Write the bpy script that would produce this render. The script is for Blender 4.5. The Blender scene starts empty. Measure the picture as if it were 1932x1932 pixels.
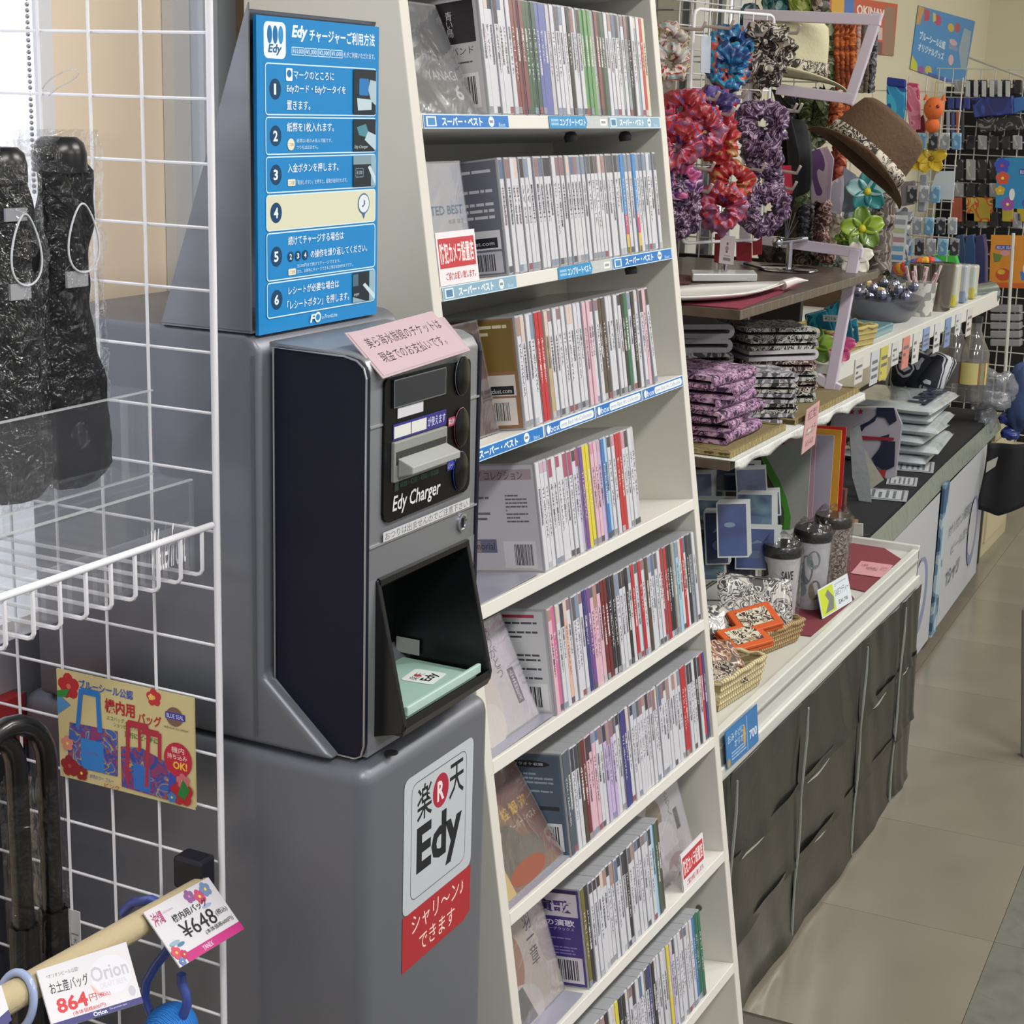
import bpy, bmesh, math, random
from mathutils import Vector as V, Matrix as Mx, noise
random.seed(7)
SC = bpy.context.scene; COL = SC.collection
# ---------------------------------------------------------------- camera, world, lights, exposure
FPX = 3120.0
CAMZ = 1.5
cx = V((2612-966, 240-966, FPX)).normalized()          # image-space direction of world +X
cy = V((-5500-966, 0-966, FPX)).normalized()           # image-space direction of world +Y
k = cx.dot(cy); cy2 = (cy-cx*k*0.5).normalized(); cx = (cx-cy2*cx.dot(cy2)).normalized(); cy = cy2
cz = cx.cross(cy)
CAMPOS = V((0, 0, CAMZ))
cam = bpy.data.objects.new('camera', bpy.data.cameras.new('camera')); COL.objects.link(cam)
cam.matrix_world = Mx(((cx.x, -cx.y, -cx.z, 0), (cy.x, -cy.y, -cy.z, 0), (cz.x, -cz.y, -cz.z, CAMZ), (0, 0, 0, 1)))
cam.data.sensor_width = 36; cam.data.lens = 36*FPX/1932; cam.data.clip_start = 0.05
SC.camera = cam
SC.view_settings.view_transform = 'Standard'; SC.view_settings.look = 'None'
SC.view_settings.gamma = 1; SC.view_settings.use_curve_mapping = False; SC.view_settings.exposure = -0.22
SC.cycles.transparent_max_bounces = 16
w = bpy.data.worlds.new('shop_air'); SC.world = w; w.use_nodes = True
w.node_tree.nodes['Background'].inputs[0].default_value = (0.93, 0.95, 1, 1); w.node_tree.nodes['Background'].inputs[1].default_value = 0.5
def area(name, loc, sx, sy, power, color=(1, .97, .93), rot=(0, 0, 0)):
    l = bpy.data.lights.new(name, 'AREA'); l.shape = 'RECTANGLE'; l.size = sx; l.size_y = sy; l.energy = power; l.color = color
    o = bpy.data.objects.new(name, l); COL.objects.link(o); o.location = loc; o.rotation_euler = rot
for i, (lx, ly) in enumerate([(0.2, -0.5), (2.4, -0.5), (4.6, -0.5), (6.8, -0.5), (1.3, -2.4), (3.8, -2.4)]):
    area('fluorescent_light', (lx, ly, 2.68), 1.2, 0.3, 50)
def at(x, y, X=None, Y=None, Z=None):
    """point of a real plane (X, Y or Z = const) seen at that place of the photograph"""
    q = V((x-966, y-966, FPX)); r = V((cx.dot(q), cy.dot(q), cz.dot(q)))
    if X is not None: t = X/r.x
    elif Y is not None: t = Y/r.y
    else: t = (Z-CAMZ)/r.z
    return CAMPOS+r*t
# ---------------------------------------------------------------- materials
MATS = {}
def lin(h):
    h = h.lstrip('#'); c = [int(h[i:i+2], 16)/255 for i in (0, 2, 4)]
    return tuple(((x/12.92) if x <= .04045 else ((x+.055)/1.055)**2.4) for x in c)+(1,)
def nodes(m): return m.node_tree.nodes, m.node_tree.links
def M(h, r=.55, met=0., spec=.5, coat=0., bump=0., bs=60., var=0., vs=8., emit=0.):
    key = (h, r, met, spec, coat, bump, bs, var, vs, emit)
    if key in MATS: return MATS[key]
    m = bpy.data.materials.new('surface_'+h.strip('#')); m.use_nodes = True; N, L = nodes(m); b = N['Principled BSDF']
    b.inputs['Base Color'].default_value = lin(h); b.inputs['Roughness'].default_value = r; b.inputs['Metallic'].default_value = met
    b.inputs['Specular IOR Level'].default_value = spec; b.inputs['Coat Weight'].default_value = coat
    if emit: b.inputs['Emission Color'].default_value = lin(h); b.inputs['Emission Strength'].default_value = emit
    if bump or var:
        tc = N.new('ShaderNodeTexCoord')
        if bump:
            n = N.new('ShaderNodeTexNoise'); n.inputs['Scale'].default_value = bs; n.inputs['Detail'].default_value = 4
            u = N.new('ShaderNodeBump'); u.inputs['Strength'].default_value = bump; u.inputs['Distance'].default_value = .004
            L.new(tc.outputs['Object'], n.inputs['Vector']); L.new(n.outputs['Fac'], u.inputs['Height']); L.new(u.outputs['Normal'], b.inputs['Normal'])
        if var:
            n = N.new('ShaderNodeTexNoise'); n.inputs['Scale'].default_value = vs; n.inputs['Detail'].default_value = 6
            x = N.new('ShaderNodeMix'); x.data_type = 'RGBA'; c = lin(h)
            x.inputs[6].default_value = tuple(v*(1-var) for v in c[:3])+(1,); x.inputs[7].default_value = tuple(min(1, v*(1+var)) for v in c[:3])+(1,)
            L.new(tc.outputs['Object'], n.inputs['Vector']); L.new(n.outputs['Fac'], x.inputs[0]); L.new(x.outputs[2], b.inputs['Base Color'])
    MATS[key] = m; return m
def PAT(cols, scale=60., kind='noise', r=.8, bump=.3, dist=2., coat=0., sharp=True, coord='Object', metal=0.):
    """printed cloth or paper: several colours in a procedural pattern"""
    key = ('pat', tuple(cols), scale, kind, r, bump, dist, coat, sharp, coord)
    if key in MATS: return MATS[key]
    m = bpy.data.materials.new('pattern'); m.use_nodes = True; N, L = nodes(m); b = N['Principled BSDF']
    b.inputs['Roughness'].default_value = r; b.inputs['Coat Weight'].default_value = coat; b.inputs['Metallic'].default_value = metal
    tc = N.new('ShaderNodeTexCoord')
    if kind == 'noise':
        n = N.new('ShaderNodeTexNoise'); n.inputs['Scale'].default_value = scale; n.inputs['Detail'].default_value = 1; n.inputs['Distortion'].default_value = dist; out = n.outputs['Fac']
    elif kind == 'voronoi':
        n = N.new('ShaderNodeTexVoronoi'); n.inputs['Scale'].default_value = scale; out = n.outputs['Color']
    else:
        n = N.new('ShaderNodeTexWave'); n.inputs['Scale'].default_value = scale; n.inputs['Distortion'].default_value = dist; n.inputs['Detail'].default_value = 3; out = n.outputs['Fac']
    L.new(tc.outputs[coord], n.inputs['Vector'])
    cr = N.new('ShaderNodeValToRGB'); cr.color_ramp.interpolation = 'CONSTANT' if sharp else 'LINEAR'
    e = cr.color_ramp.elements
    lo, hi = (.36, .64) if kind == 'noise' else (0, 1)
    for i, c in enumerate(cols):
        p = 0 if i == 0 else lo+(hi-lo)*i/len(cols) if sharp else i/(len(cols)-1)
        if i < 2: e[i].position = p; e[i].color = lin(c)
        else: q = e.new(p); q.color = lin(c)
    L.new(out, cr.inputs[0]); L.new(cr.outputs[0], b.inputs['Base Color'])
    if bump:
        n2 = N.new('ShaderNodeTexNoise'); n2.inputs['Scale'].default_value = scale*1.5; u = N.new('ShaderNodeBump'); u.inputs['Strength'].default_value = bump; u.inputs['Distance'].default_value = .003
        L.new(tc.outputs[coord], n2.inputs['Vector']); L.new(n2.outputs['Fac'], u.inputs['Height']); L.new(u.outputs['Normal'], b.inputs['Normal'])
    MATS[key] = m; return m
def CLEAR(tint='#e9eef0', alpha=.1, r=.06, bump=0., bs=40., gl=.12, fk=.5):
    """thin clear plastic or acrylic: lets light through, with a little milkiness and gloss"""
    key = ('clear', tint, alpha, r, bump, bs, gl, fk)
    if key in MATS: return MATS[key]
    m = bpy.data.materials.new('clear_plastic'); m.use_nodes = True; N, L = nodes(m); N.remove(N['Principled BSDF'])
    t = N.new('ShaderNodeBsdfTransparent'); d = N.new('ShaderNodeBsdfDiffuse'); g = N.new('ShaderNodeBsdfGlossy'); d.inputs[0].default_value = lin(tint)
    g.inputs['Roughness'].default_value = r
    a = N.new('ShaderNodeMixShader'); a.inputs[0].default_value = alpha; c = N.new('ShaderNodeMixShader'); fr = N.new('ShaderNodeLayerWeight'); fr.inputs[0].default_value = .25
    ma = N.new('ShaderNodeMath'); ma.operation = 'MULTIPLY_ADD'; ma.inputs[1].default_value = fk; ma.inputs[2].default_value = gl
    L.new(fr.outputs['Fresnel'], ma.inputs[0]); L.new(ma.outputs[0], c.inputs[0])
    L.new(t.outputs[0], a.inputs[1]); L.new(d.outputs[0], a.inputs[2]); L.new(a.outputs[0], c.inputs[1]); L.new(g.outputs[0], c.inputs[2]); L.new(c.outputs[0], N['Material Output'].inputs[0])
    if bump:
        tc = N.new('ShaderNodeTexCoord'); n = N.new('ShaderNodeTexNoise'); n.inputs['Scale'].default_value = bs; n.inputs['Detail'].default_value = 3; n.inputs['Distortion'].default_value = 1.5
        u = N.new('ShaderNodeBump'); u.inputs['Strength'].default_value = bump; u.inputs['Distance'].default_value = .01
        L.new(tc.outputs['Object'], n.inputs['Vector']); L.new(n.outputs['Fac'], u.inputs['Height']); L.new(u.outputs['Normal'], g.inputs['Normal']); L.new(u.outputs['Normal'], fr.inputs['Normal'])
    MATS[key] = m; return m
# ---------------------------------------------------------------- object helpers
def wm(o):
    m = Mx.Identity(4)
    while o: m = o.matrix_basis @ m; o = o.parent
    return m
def tag(o, label, cat, group=None):
    o['label'] = label; o['category'] = cat
    if group: o['group'] = group
    return o
def thing(name, label, cat, loc=(0, 0, 0), group=None, rot=(0, 0, 0)):
    o = bpy.data.objects.new(name, None); COL.objects.link(o); o.empty_display_size = .05
    o.location = loc; o.rotation_euler = rot; o.matrix_basis = Mx.Translation(V(loc)) @ o.rotation_euler.to_matrix().to_4x4()
    return tag(o, label, cat, group)
def link(name, me, parent=None, mat=None):
    o = bpy.data.objects.new(name, me); COL.objects.link(o)
    if parent: o.parent = parent
    if mat: o.material_slots[0].link = 'OBJECT'; o.material_slots[0].material = mat
    return o
def dup(root, mat=None, label=None, group=None):
    r = root.copy(); COL.objects.link(r)
    if mat is not None: r.matrix_basis = mat
    if label: r['label'] = label
    if group: r['group'] = group
    for ch in root.children:
        c = ch.copy(); COL.objects.link(c); c.parent = r
        for g in ch.children: d = g.copy(); COL.objects.link(d); d.parent = c
    return r
class B:
    """collects shapes in world (or local) coordinates; build() links them as ONE mesh object"""
    def __init__(s, m=None): s.v = []; s.f = []; s.i = []; s.m = m or Mx.Identity(4); s.mi = 0
    def add(s, vs, fs):
        n = len(s.v); s.v += [s.m @ V(p) for p in vs]; s.f += [tuple(n+j for j in f) for f in fs]; s.i += [s.mi]*len(fs); return s
    def box(s, x0, x1, y0, y1, z0, z1):
        return s.add([(x0, y0, z0), (x1, y0, z0), (x1, y1, z0), (x0, y1, z0), (x0, y0, z1), (x1, y0, z1), (x1, y1, z1), (x0, y1, z1)],
                     [(0, 3, 2, 1), (4, 5, 6, 7), (0, 1, 5, 4), (1, 2, 6, 5), (2, 3, 7, 6), (3, 0, 4, 7)])
    def quad(s, *p): return s.add(p, [tuple(range(len(p)))])
    def slab(s, pts, off):
        """polygon given by 3D points, thickened by the vector off"""
        n = len(pts); off = V(off); a = [V(p) for p in pts]; b = [p+off for p in a]
        return s.add(a+b, [tuple(range(n))[::-1], tuple(range(n, 2*n))]+[(i, (i+1) % n, n+(i+1) % n, n+i) for i in range(n)])
    def tube(s, path, r, n=8, cap=True, close=False):
        path = [V(p) for p in path]; k = len(path); rr = r if isinstance(r, (list, tuple)) else [r]*k; vs = []; fs = []; prev = None
        for i, p in enumerate(path):
            if close: t = path[(i+1) % k]-path[i-1]
            else: t = path[min(i+1, k-1)]-path[max(i-1, 0)]
            t.normalize()
            if prev is None: a = t.orthogonal().normalized()
            else: a = (prev-t*prev.dot(t)).normalized()
            prev = a; b = t.cross(a)
            vs += [p+(a*math.cos(2*math.pi*j/n)+b*math.sin(2*math.pi*j/n))*rr[i] for j in range(n)]
        for i in range(k if close else k-1):
            for j in range(n): fs.append((i*n+j, i*n+(j+1) % n, ((i+1) % k)*n+(j+1) % n, ((i+1) % k)*n+j))
        if cap and not close: fs += [tuple(range(n))[::-1], tuple(range((k-1)*n, k*n))]
        return s.add(vs, fs)
    def lathe(s, prof, n=20, m=None, cap=True):
        m = m or Mx.Identity(4); vs = []; fs = []
        for (r, z) in prof: vs += [m @ V((r*math.cos(2*math.pi*j/n), r*math.sin(2*math.pi*j/n), z)) for j in range(n)]
        for i in range(len(prof)-1):
            for j in range(n): fs.append((i*n+j, i*n+(j+1) % n, (i+1)*n+(j+1) % n, (i+1)*n+j))
        if cap: fs += [tuple(range(n))[::-1], tuple(range((len(prof)-1)*n, len(prof)*n))]
        return s.add(vs, fs)
    def grid(s, nu, nv, fn, wrap=False):
        vs = [fn(i/nu, j/nv) for i in range(nu+1) for j in range(nv+1)]; W = nv+1
        return s.add(vs, [(i*W+j, (i+1)*W+j, (i+1)*W+j+1, i*W+j+1) for i in range(nu) for j in range(nv)])
    def ball(s, c, rx, ry=None, rz=None, n=10, k=6):
        ry = ry or rx; rz = rz or rx; c = V(c)
        return s.lathe([(max(1e-4, math.sin(math.pi*i/k)), -math.cos(math.pi*i/k)) for i in range(k+1)], n, Mx.Translation(c) @ Mx.Diagonal((rx, ry, rz, 1)))
    def build(s, name, mats, parent=None, bevel=0., smooth=False, seg=2, sub=0, solid=0., base=True):
        mats = mats if isinstance(mats, (list, tuple)) else [mats]
        if parent is not None: inv = wm(parent).inverted(); vs = [inv @ p for p in s.v]; loc = None
        elif base:
            xs = [p.x for p in s.v]; ys = [p.y for p in s.v]; zs = [p.z for p in s.v]
            loc = V(((min(xs)+max(xs))/2, (min(ys)+max(ys))/2, min(zs))); vs = [p-loc for p in s.v]
        else: loc = None; vs = s.v
        me = bpy.data.meshes.new(name); me.from_pydata([tuple(p) for p in vs], [], s.f); me.update()
        for m in mats: me.materials.append(m)
        if len(mats) > 1: me.polygons.foreach_set('material_index', s.i)
        if bevel or smooth:
            bm = bmesh.new(); bm.from_mesh(me)
            bmesh.ops.recalc_face_normals(bm, faces=bm.faces)
            if bevel:
                es = [e for e in bm.edges if len(e.link_faces) == 2 and e.calc_face_angle(0) > .5]
                bmesh.ops.bevel(bm, geom=es, offset=bevel, segments=seg, affect='EDGES', profile=.5, clamp_overlap=True)
            if smooth:
                for f in bm.faces: f.smooth = True
            bm.to_mesh(me); bm.free()
            if smooth and bevel: me.set_sharp_from_angle(angle=.6)
            elif smooth: me.set_sharp_from_angle(angle=1.0)
        o = link(name, me, parent)
        if loc is not None: o.location = loc; o.matrix_basis = Mx.Translation(loc)
        if solid: md = o.modifiers.new('thickness', 'SOLIDIFY'); md.thickness = solid; md.offset = 0
        if sub: md = o.modifiers.new('smooth', 'SUBSURF'); md.levels = sub; md.render_levels = sub
        return o
def structure(o): o['kind'] = 'structure'; return o
# ---------------------------------------------------------------- lettering and flat print
TXT = {}
def glyphs(s, shear=0., bold=0., res=2):
    key = (s, shear, bold, res)
    if key in TXT: return TXT[key]
    c = bpy.data.curves.new('lettering', 'FONT'); c.body = s; c.resolution_u = res; c.shear = shear; c.offset = bold; c.align_x = 'CENTER' if '\n' in s else 'LEFT'; c.space_line = .85
    o = bpy.data.objects.new('lettering', c); COL.objects.link(o)
    dg = bpy.context.evaluated_depsgraph_get(); me = bpy.data.meshes.new_from_object(o.evaluated_get(dg))
    vs = [(p.co.x, p.co.y) for p in me.vertices]; fs = [tuple(p.vertices) for p in me.polygons]
    bpy.data.objects.remove(o); bpy.data.curves.remove(c); bpy.data.meshes.remove(me)
    if vs:
        x0 = min(v[0] for v in vs); x1 = max(v[0] for v in vs); y0 = min(v[1] for v in vs); y1 = max(v[1] for v in vs)
        vs = [((x-x0)/max(1e-6, x1-x0), (y-y0)/max(1e-6, y1-y0)) for x, y in vs]
    TXT[key] = (vs, fs); return TXT[key]
class P:
    """flat print on a surface: corner o (lower left), width and height vectors; coordinates 0..1"""
    def __init__(s, o, ux, uy, off=.0003, lift=.00002):
        s.o = V(o); s.ux = V(ux); s.uy = V(uy); s.n = s.ux.cross(s.uy).normalized(); s.d = off; s.lift = lift
        s.asp = s.ux.length/s.uy.length; s.b = B(); s.mats = []; s.r = .5
    def at(s, u, v, d=0): return s.o+s.ux*u+s.uy*v+s.n*(s.d+d)
    def _m(s, h):
        m = h if not isinstance(h, str) else M(h, s.r)
        if m not in s.mats: s.mats.append(m)
        s.b.mi = s.mats.index(m)
    def poly(s, pts, h): s._m(h); s.b.add([s.at(u, v) for u, v in pts], [tuple(range(len(pts)))]); s.d += s.lift; return s
    def rect(s, u, v, w, h, c, r=0.):
        if not r: return s.poly([(u, v), (u+w, v), (u+w, v+h), (u, v+h)], c)
        ry = r; rx = r/s.asp; pts = []
        for (cu, cv, a0) in ((u+w-rx, v+ry, -90), (u+w-rx, v+h-ry, 0), (u+rx, v+h-ry, 90), (u+rx, v+ry, 180)):
            for a in (0, 30, 60, 90): t = math.radians(a0+a); pts.append((cu+rx*math.cos(t), cv+ry*math.sin(t)))
        return s.poly(pts, c)
    def frame(s, u, v, w, h, c, inner, t=.006, r=.02):
        s.rect(u, v, w, h, c, r); tu = t/s.asp; return s.rect(u+tu, v+t, w-2*tu, h-2*t, inner, max(.001, r-t))
    def ell(s, u, v, ru, rv, c, n=20): return s.poly([(u+ru*math.cos(2*math.pi*i/n), v+rv*math.sin(2*math.pi*i/n)) for i in range(n)], c)
    def flower(s, u, v, r, c, mid='#f0d040', pet=5):
        for i in range(pet):
            a = 2*math.pi*i/pet+.4; s.ell(u+r*.55*math.cos(a)/s.asp, v+r*.55*math.sin(a), r*.48/s.asp, r*.48, c, 9)
        return s.ell(u, v, r*.22/s.asp, r*.22, mid, 8)
    def text(s, t, u, v, w, h, c, shear=0., bold=0., res=2):
        s._m(c); vs, fs = glyphs(t, shear, bold, res)
        s.b.add([s.at(u+x*w, v+y*h) for x, y in vs], fs); s.d += s.lift*.5; return s
    def lines(s, u, v, w, h, n, c, duty=.45):
        """rows of print too small to read"""
        for i in range(n):
            x = u; y = v+h*(i+.3)/n
            while x < u+w*.96:
                l = min(u+w-x, w*random.uniform(.05, .3)); s._m(c); s.b.add([s.at(x, y), s.at(x+l, y), s.at(x+l, y+h/n*duty), s.at(x, y+h/n*duty)], [(0, 1, 2, 3)]); x += l+w*.02
                if random.random() < .15: break
        s.d += s.lift; return s
    def bars(s, u, v, w, h, c='#33343a'):
        x = u
        while x < u+w*.97:
            l = min(u+w-x, w*random.choice((.02, .03, .05))); s._m(c); s.b.add([s.at(x, v), s.at(x+l, v), s.at(x+l, v+h), s.at(x, v+h)], [(0, 1, 2, 3)]); x += l+w*random.choice((.02, .04))
        s.d += s.lift; return s
    def build(s, name, parent=None): return s.b.build(name, s.mats, parent)
def quadP(tl, tr, bl, **k): tl = V(tl); tr = V(tr); bl = V(bl); return P(bl, tr-tl, tl-bl, **k)
ORD = ['first', 'second', 'third', 'fourth', 'fifth', 'sixth', 'seventh', 'eighth', 'ninth', 'tenth', 'eleventh', 'twelfth', 'thirteenth', 'fourteenth', 'fifteenth', 'sixteenth', 'seventeenth', 'eighteenth', 'nineteenth']
def ordinal(n):
    if n < 19: return ORD[n]
    T = {2: 'twenty', 3: 'thirty', 4: 'forty'}; q = n+1
    return (T[q//10]+'-'+ORD[q % 10-1]) if q % 10 else {20: 'twentieth', 30: 'thirtieth', 40: 'fortieth'}[q]
WHITE = '#dcdad4'
# ================================================================ SETTING
FY = .415                                                     # seam between beige and grey tiles
rotT = Mx.Rotation(math.radians(1.6), 4, 'Z')
fl = structure(B().box(-1.5, 9.5, -4, 2.2, -.05, -.004).build('floor', M('#57524a', .8)))
tile_me = B().box(0, .4562, 0, .4562, -.004, 0).build('floor_tile', PAT(['#6b665a', '#787266', '#827c70'], 2.6, 'noise', .2, .03, .6, sharp=False), fl)
grey_me = B().box(0, .4562, 0, .4562, -.004, 0).build('floor_tile', PAT(['#42433d', '#5c5d56', '#66675f', '#52534d'], 16, 'noise', .35, .02, 1.2, sharp=False), fl)
def tile(proto, i, j):
    o = proto.copy(); COL.objects.link(o); o.parent = fl
    p = rotT @ V((2.9565-.4572*4+i*.4572-.0, j*.4572, 0))+V((-.022, .350, 0))
    o.matrix_basis = wm(fl).inverted() @ Mx.Translation(p) @ rotT @ Mx.Translation(fl.location); return o
for i in range(3, 16):
    for j in range(0, 3): tile(tile_me, i, j)
for i in range(2, 12):
    for j in range(-2, 0): tile(grey_me, i, j)
bpy.data.objects.remove(tile_me); bpy.data.objects.remove(grey_me)
structure(B().box(-1.5, 9.5, -4, 2.2, 2.75, 2.8).build('ceiling', M('#e6e4de', .9)))
cream = M('#eedcc4', .75, var=.03, vs=3)
structure(B().box(-1.5, 2.12, 1.12, 1.2, 0, 2.75).build('wall_back', cream))
structure(B().box(2.04, 2.12, 1.2, 1.45, 0, 2.75).build('wall_recess', M('#d8d2c0', .8)))
structure(B().box(2.04, 7.1, 1.45, 1.53, 0, 2.75).build('wall_right', M('#c2bba2', .8)))
structure(B().box(7.06, 7.14, -4, 1.45, 0, 2.75).build('wall_end', M('#d6cfb4', .8)))
# white blind and window trim seen behind the wire panel
wn = structure(B().box(-.2, 1.205, 1.108, 1.119, 1.0, 2.5).build('window_1', M('#e8ecf4', .8, emit=.8)))
b = B(); p0 = at(50, 0, Y=1.1); p1 = at(53, 165, Y=1.1)
n = 46
for i in range(n): q = V((p0.x+(p1.x-p0.x)*i/18*.0+.0, p0.y, 1.64-i*.0052)); b.ball(q, .0021, n=6, k=4)
tag(b.build('blind_chain', M('#9a9aa2', .35, .6), smooth=True), 'grey beaded pull chain of the white roller blind', 'chain')
structure(B().box(1.205, 1.222, 1.10, 1.119, .9, 2.6).build('trim_1', M('#d9d8dc', .6)))
structure(B().box(1.405, 1.432, 1.105, 1.119, .9, 2.6).build('trim_2', M('#cfd0cf', .55)))
structure(B().box(1.433, 1.50, 1.096, 1.119, .9, 2.6).build('trim_3', M('#c8d0dc', .4)))
structure(B().box(1.435, 1.46, 1.09, 1.097, .9, 2.6).build('trim_4', M('#d6dde8', .4)))
structure(B().box(1.1, 1.213, 1.10, 1.119, .0, .985).build('trim_5', M('#b4b2b8', .6)))
rb = thing('storage_box', 'dark box with red lid on the floor by the wall, behind the handles', 'box', (1.05, 1.0, 0))
B().box(.96, 1.13, 1.085, 1.11, 0, .885).build('body', M('#2c2c32', .6), rb); B().box(.958, 1.131, 1.083, 1.112, .885, .935).build('lid', M('#b2343a', .6), rb)
B().box(1.132, 1.136, 1.085, 1.11, 0, .935).build('edge_strip', M('#6d6a6a', .6), rb)
# ================================================================ WIRE PANEL
XM = 1.083
wirem = M('#e9e9ee', .35, coat=.3)
gp = thing('wire_grid_panel', 'white wire grid display panel left of the grey machine', 'wire panel', (XM, .95, 0))
B().tube([(XM, .8165, .02), (XM, .8165, 1.98)], .0031, 10).build('edge_post', wirem, gp, smooth=True)
B().tube([(XM, 1.092, .02), (XM, 1.092, 1.98)], .0031, 10).build('edge_post', wirem, gp, smooth=True)
vw = [B().tube([(XM-.0026, y, .03), (XM-.0026, y, 1.97)], .0015, 6).build('upright_wire', wirem, gp, smooth=True) for y in (.882, .935, .988, 1.041)]
zz = 1.5458+.05*8
while zz > .05:
    B().tube([(XM, .8165, zz), (XM, 1.092, zz)], .0014, 6).build('cross_wire', wirem, gp, smooth=True); zz -= .0501
# ---- wire basket hooked on the panel
wb = thing('wire_basket', 'white wire basket shelf holding the clear umbrella stand', 'basket', (.95, .9, 1.1))
B().tube([(1.078, .8176, 1.151), (.60, .8176, 1.151)], .0031, 8).build('top_rail', wirem, wb, smooth=True)
for i in range(17):
    x = 1.064-.0283*i
    B().tube([(x, .8176, 1.15), (x, .8176, 1.116), (x, .8195, 1.1125), (x, .823, 1.111), (x, 1.04, 1.111)], .0019, 6).build('bent_wire', wirem, wb, smooth=True)
B().tube([(1.078, 1.04, 1.111), (.60, 1.04, 1.111)], .0025, 6).build('rear_rail', wirem, wb, smooth=True)
# ---- clear stepped acrylic stand
AC = CLEAR('#c8ccd4', .03, .05, 0, 40, .012, .2); ACE = CLEAR('#eef2f6', .4, .1)
us = thing('umbrella_stand', 'clear acrylic stepped stand for folding umbrellas in the wire basket', 'stand', (.9, .9, 1.114))
side = [(.8225, 1.1155), (1.03, 1.1155), (1.03, 1.40), (.917, 1.40), (.917, 1.275), (.912, 1.266), (.904, 1.2625), (.864, 1.2625), (.8625, 1.203), (.857, 1.1945), (.848, 1.192), (.8225, 1.192)]
for x in (1.058, .62): B().slab([(x, y, z) for y, z in side], (.003, 0, 0)).build('side_panel', AC, us)
def pan(name, y0, y1, z0, z1, m=AC): return B().box(.623, 1.058, y0, y1, z0, z1).build(name, m, us)
pan('front_panel', .8225, .8255, 1.1155, 1.192); pan('middle_panel', .861, .864, 1.192, 1.262); pan('rear_panel', .912, .915, 1.192, 1.33)
pan('middle_shelf', .8255, .912, 1.189, 1.192); pan('base', .8255, 1.03, 1.1155, 1.1185)
for (y, z) in ((.8225, 1.192), (.861, 1.262), (.8625, 1.192)): B().box(.623, 1.06, y, y+.003, z, z+.0012).build('polished_edge', ACE, us)
t = P((1.004, .8222, 1.124), (.046, 0, .0), (0, 0, .042)); t.text('Waterfront', .02, .05, .96, .85, '#f2f2f4', shear=.3, res=3); t.build('printed_name', us)
# ---- folding umbrellas in clear sleeves
FILM = CLEAR('#eef2f6', .0, .06, 1.0, 70, .05, .2)
blk = M('#050609', .7, spec=.2, bump=.6, bs=30)
def folding_umbrella(x, y, z0, h, rx, ry, seed, label, tilt=0.):
    rnd = random.Random(seed); L = Mx.Translation(V((x, y, z0))) @ Mx.Rotation(tilt, 4, 'Y')
    t = thing('folding_umbrella', label, 'umbrella', (x, y, z0), 'folding umbrellas in the clear stand')
    ph = [rnd.uniform(0, 6.28) for _ in range(6)]
    def body(s0, e, top, a=1.):
        def fn(u, v):
            an = 2*math.pi*v; z = h*top*u
            tap = (min(1, (u*14+.3))**.5)*(1.12-.36*u)*(1 if u < .97 else .8)
            wr = 1+.09*math.sin(3*an+ph[0]+u*9)+.07*math.sin(5*an+ph[1]-u*14)+.05*math.sin(u*40+ph[2]+2*an)
            return (rx*s0*tap*wr*math.cos(an), ry*s0*tap*wr*math.sin(an)+.004*math.sin(u*7+ph[3]), z+e)
        return fn
    B(L).grid(40, 24, body(1, 0, .95)).build('folded_canopy', blk, t, smooth=True)
    B(L).lathe([(.001, h*.98), (rx*.4, h*.995), (rx*.55, h*.98), (rx*.62, h*.95), (rx*.62, h*.9), (.001, h*.89)], 16).build('handle', M('#0c0d10', .3), t, smooth=True)
    if seed != 3: B(L).box(-rx*.62, rx*.1, -ry*1.16, -ry*1.05, h*.80, h*.835).build('care_label', M('#8a8c92', .5), t)
    loop = [(rx*.5*math.sin(a)*(1-.35*math.cos(a)), -ry*1.2, h*.72+.026*math.cos(a)) for a in [2*math.pi*i/28 for i in range(28)]]
    B(L).tube(loop, .0008, 6, close=True).build('wrist_loop', M('#c9ccd2', .4), t, smooth=True)
    B(L).box(-rx*.55, rx*.15, -ry*1.13, -ry*1.0, h*.585, h*.63).build('strap_snap', M('#c8c9cc', .2, .7), t)
    def sl(u, v):
        an = 2*math.pi*v; z = h*1.03*u-.004
        sq = 1.14 if u < .93 else 1.3
        wr = sq+.05*math.sin(3*an+ph[0]+u*9)+.05*math.sin(7*an+ph[4]+u*22)
        fl_ = 1 if u < .9 else max(.12, 1-(u-.9)*8)
        wr += .20*abs(noise.noise(V((math.cos(an)*2.2+seed, math.sin(an)*2.2, z*34))))+.13*noise.noise(V((math.cos(an)*5+seed, math.sin(an)*5, z*95)))
        return (rx*wr*math.cos(an), ry*wr*fl_*math.sin(an), z)
    B(L).grid(90, 48, sl).build('clear_sleeve', FILM, t, smooth=True)
    return t
folding_umbrella(.990, .8885, 1.1935, .272, .033, .0175, 3, 'black folding umbrella in clear sleeve nearest the right side of acrylic stand')
folding_umbrella(.928, .8885, 1.1935, .265, .030, .0175, 5, 'black folding umbrella in clear sleeve, second from the right in acrylic stand')
B().tube([at(x, y, X=1.0) for x, y in ((80, 168), (88, 156), (100, 146), (118, 136), (135, 130), (145, 131), (149, 138), (143, 146), (128, 156), (108, 166), (92, 180))], .0007, 5).build('hang_loop', CLEAR('#d8d4cc', .3, .1, 0, 40, .05), None, smooth=True)
tag(bpy.data.objects['hang_loop'], 'clear plastic hang loop above the right folding umbrella', 'loop')
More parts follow.
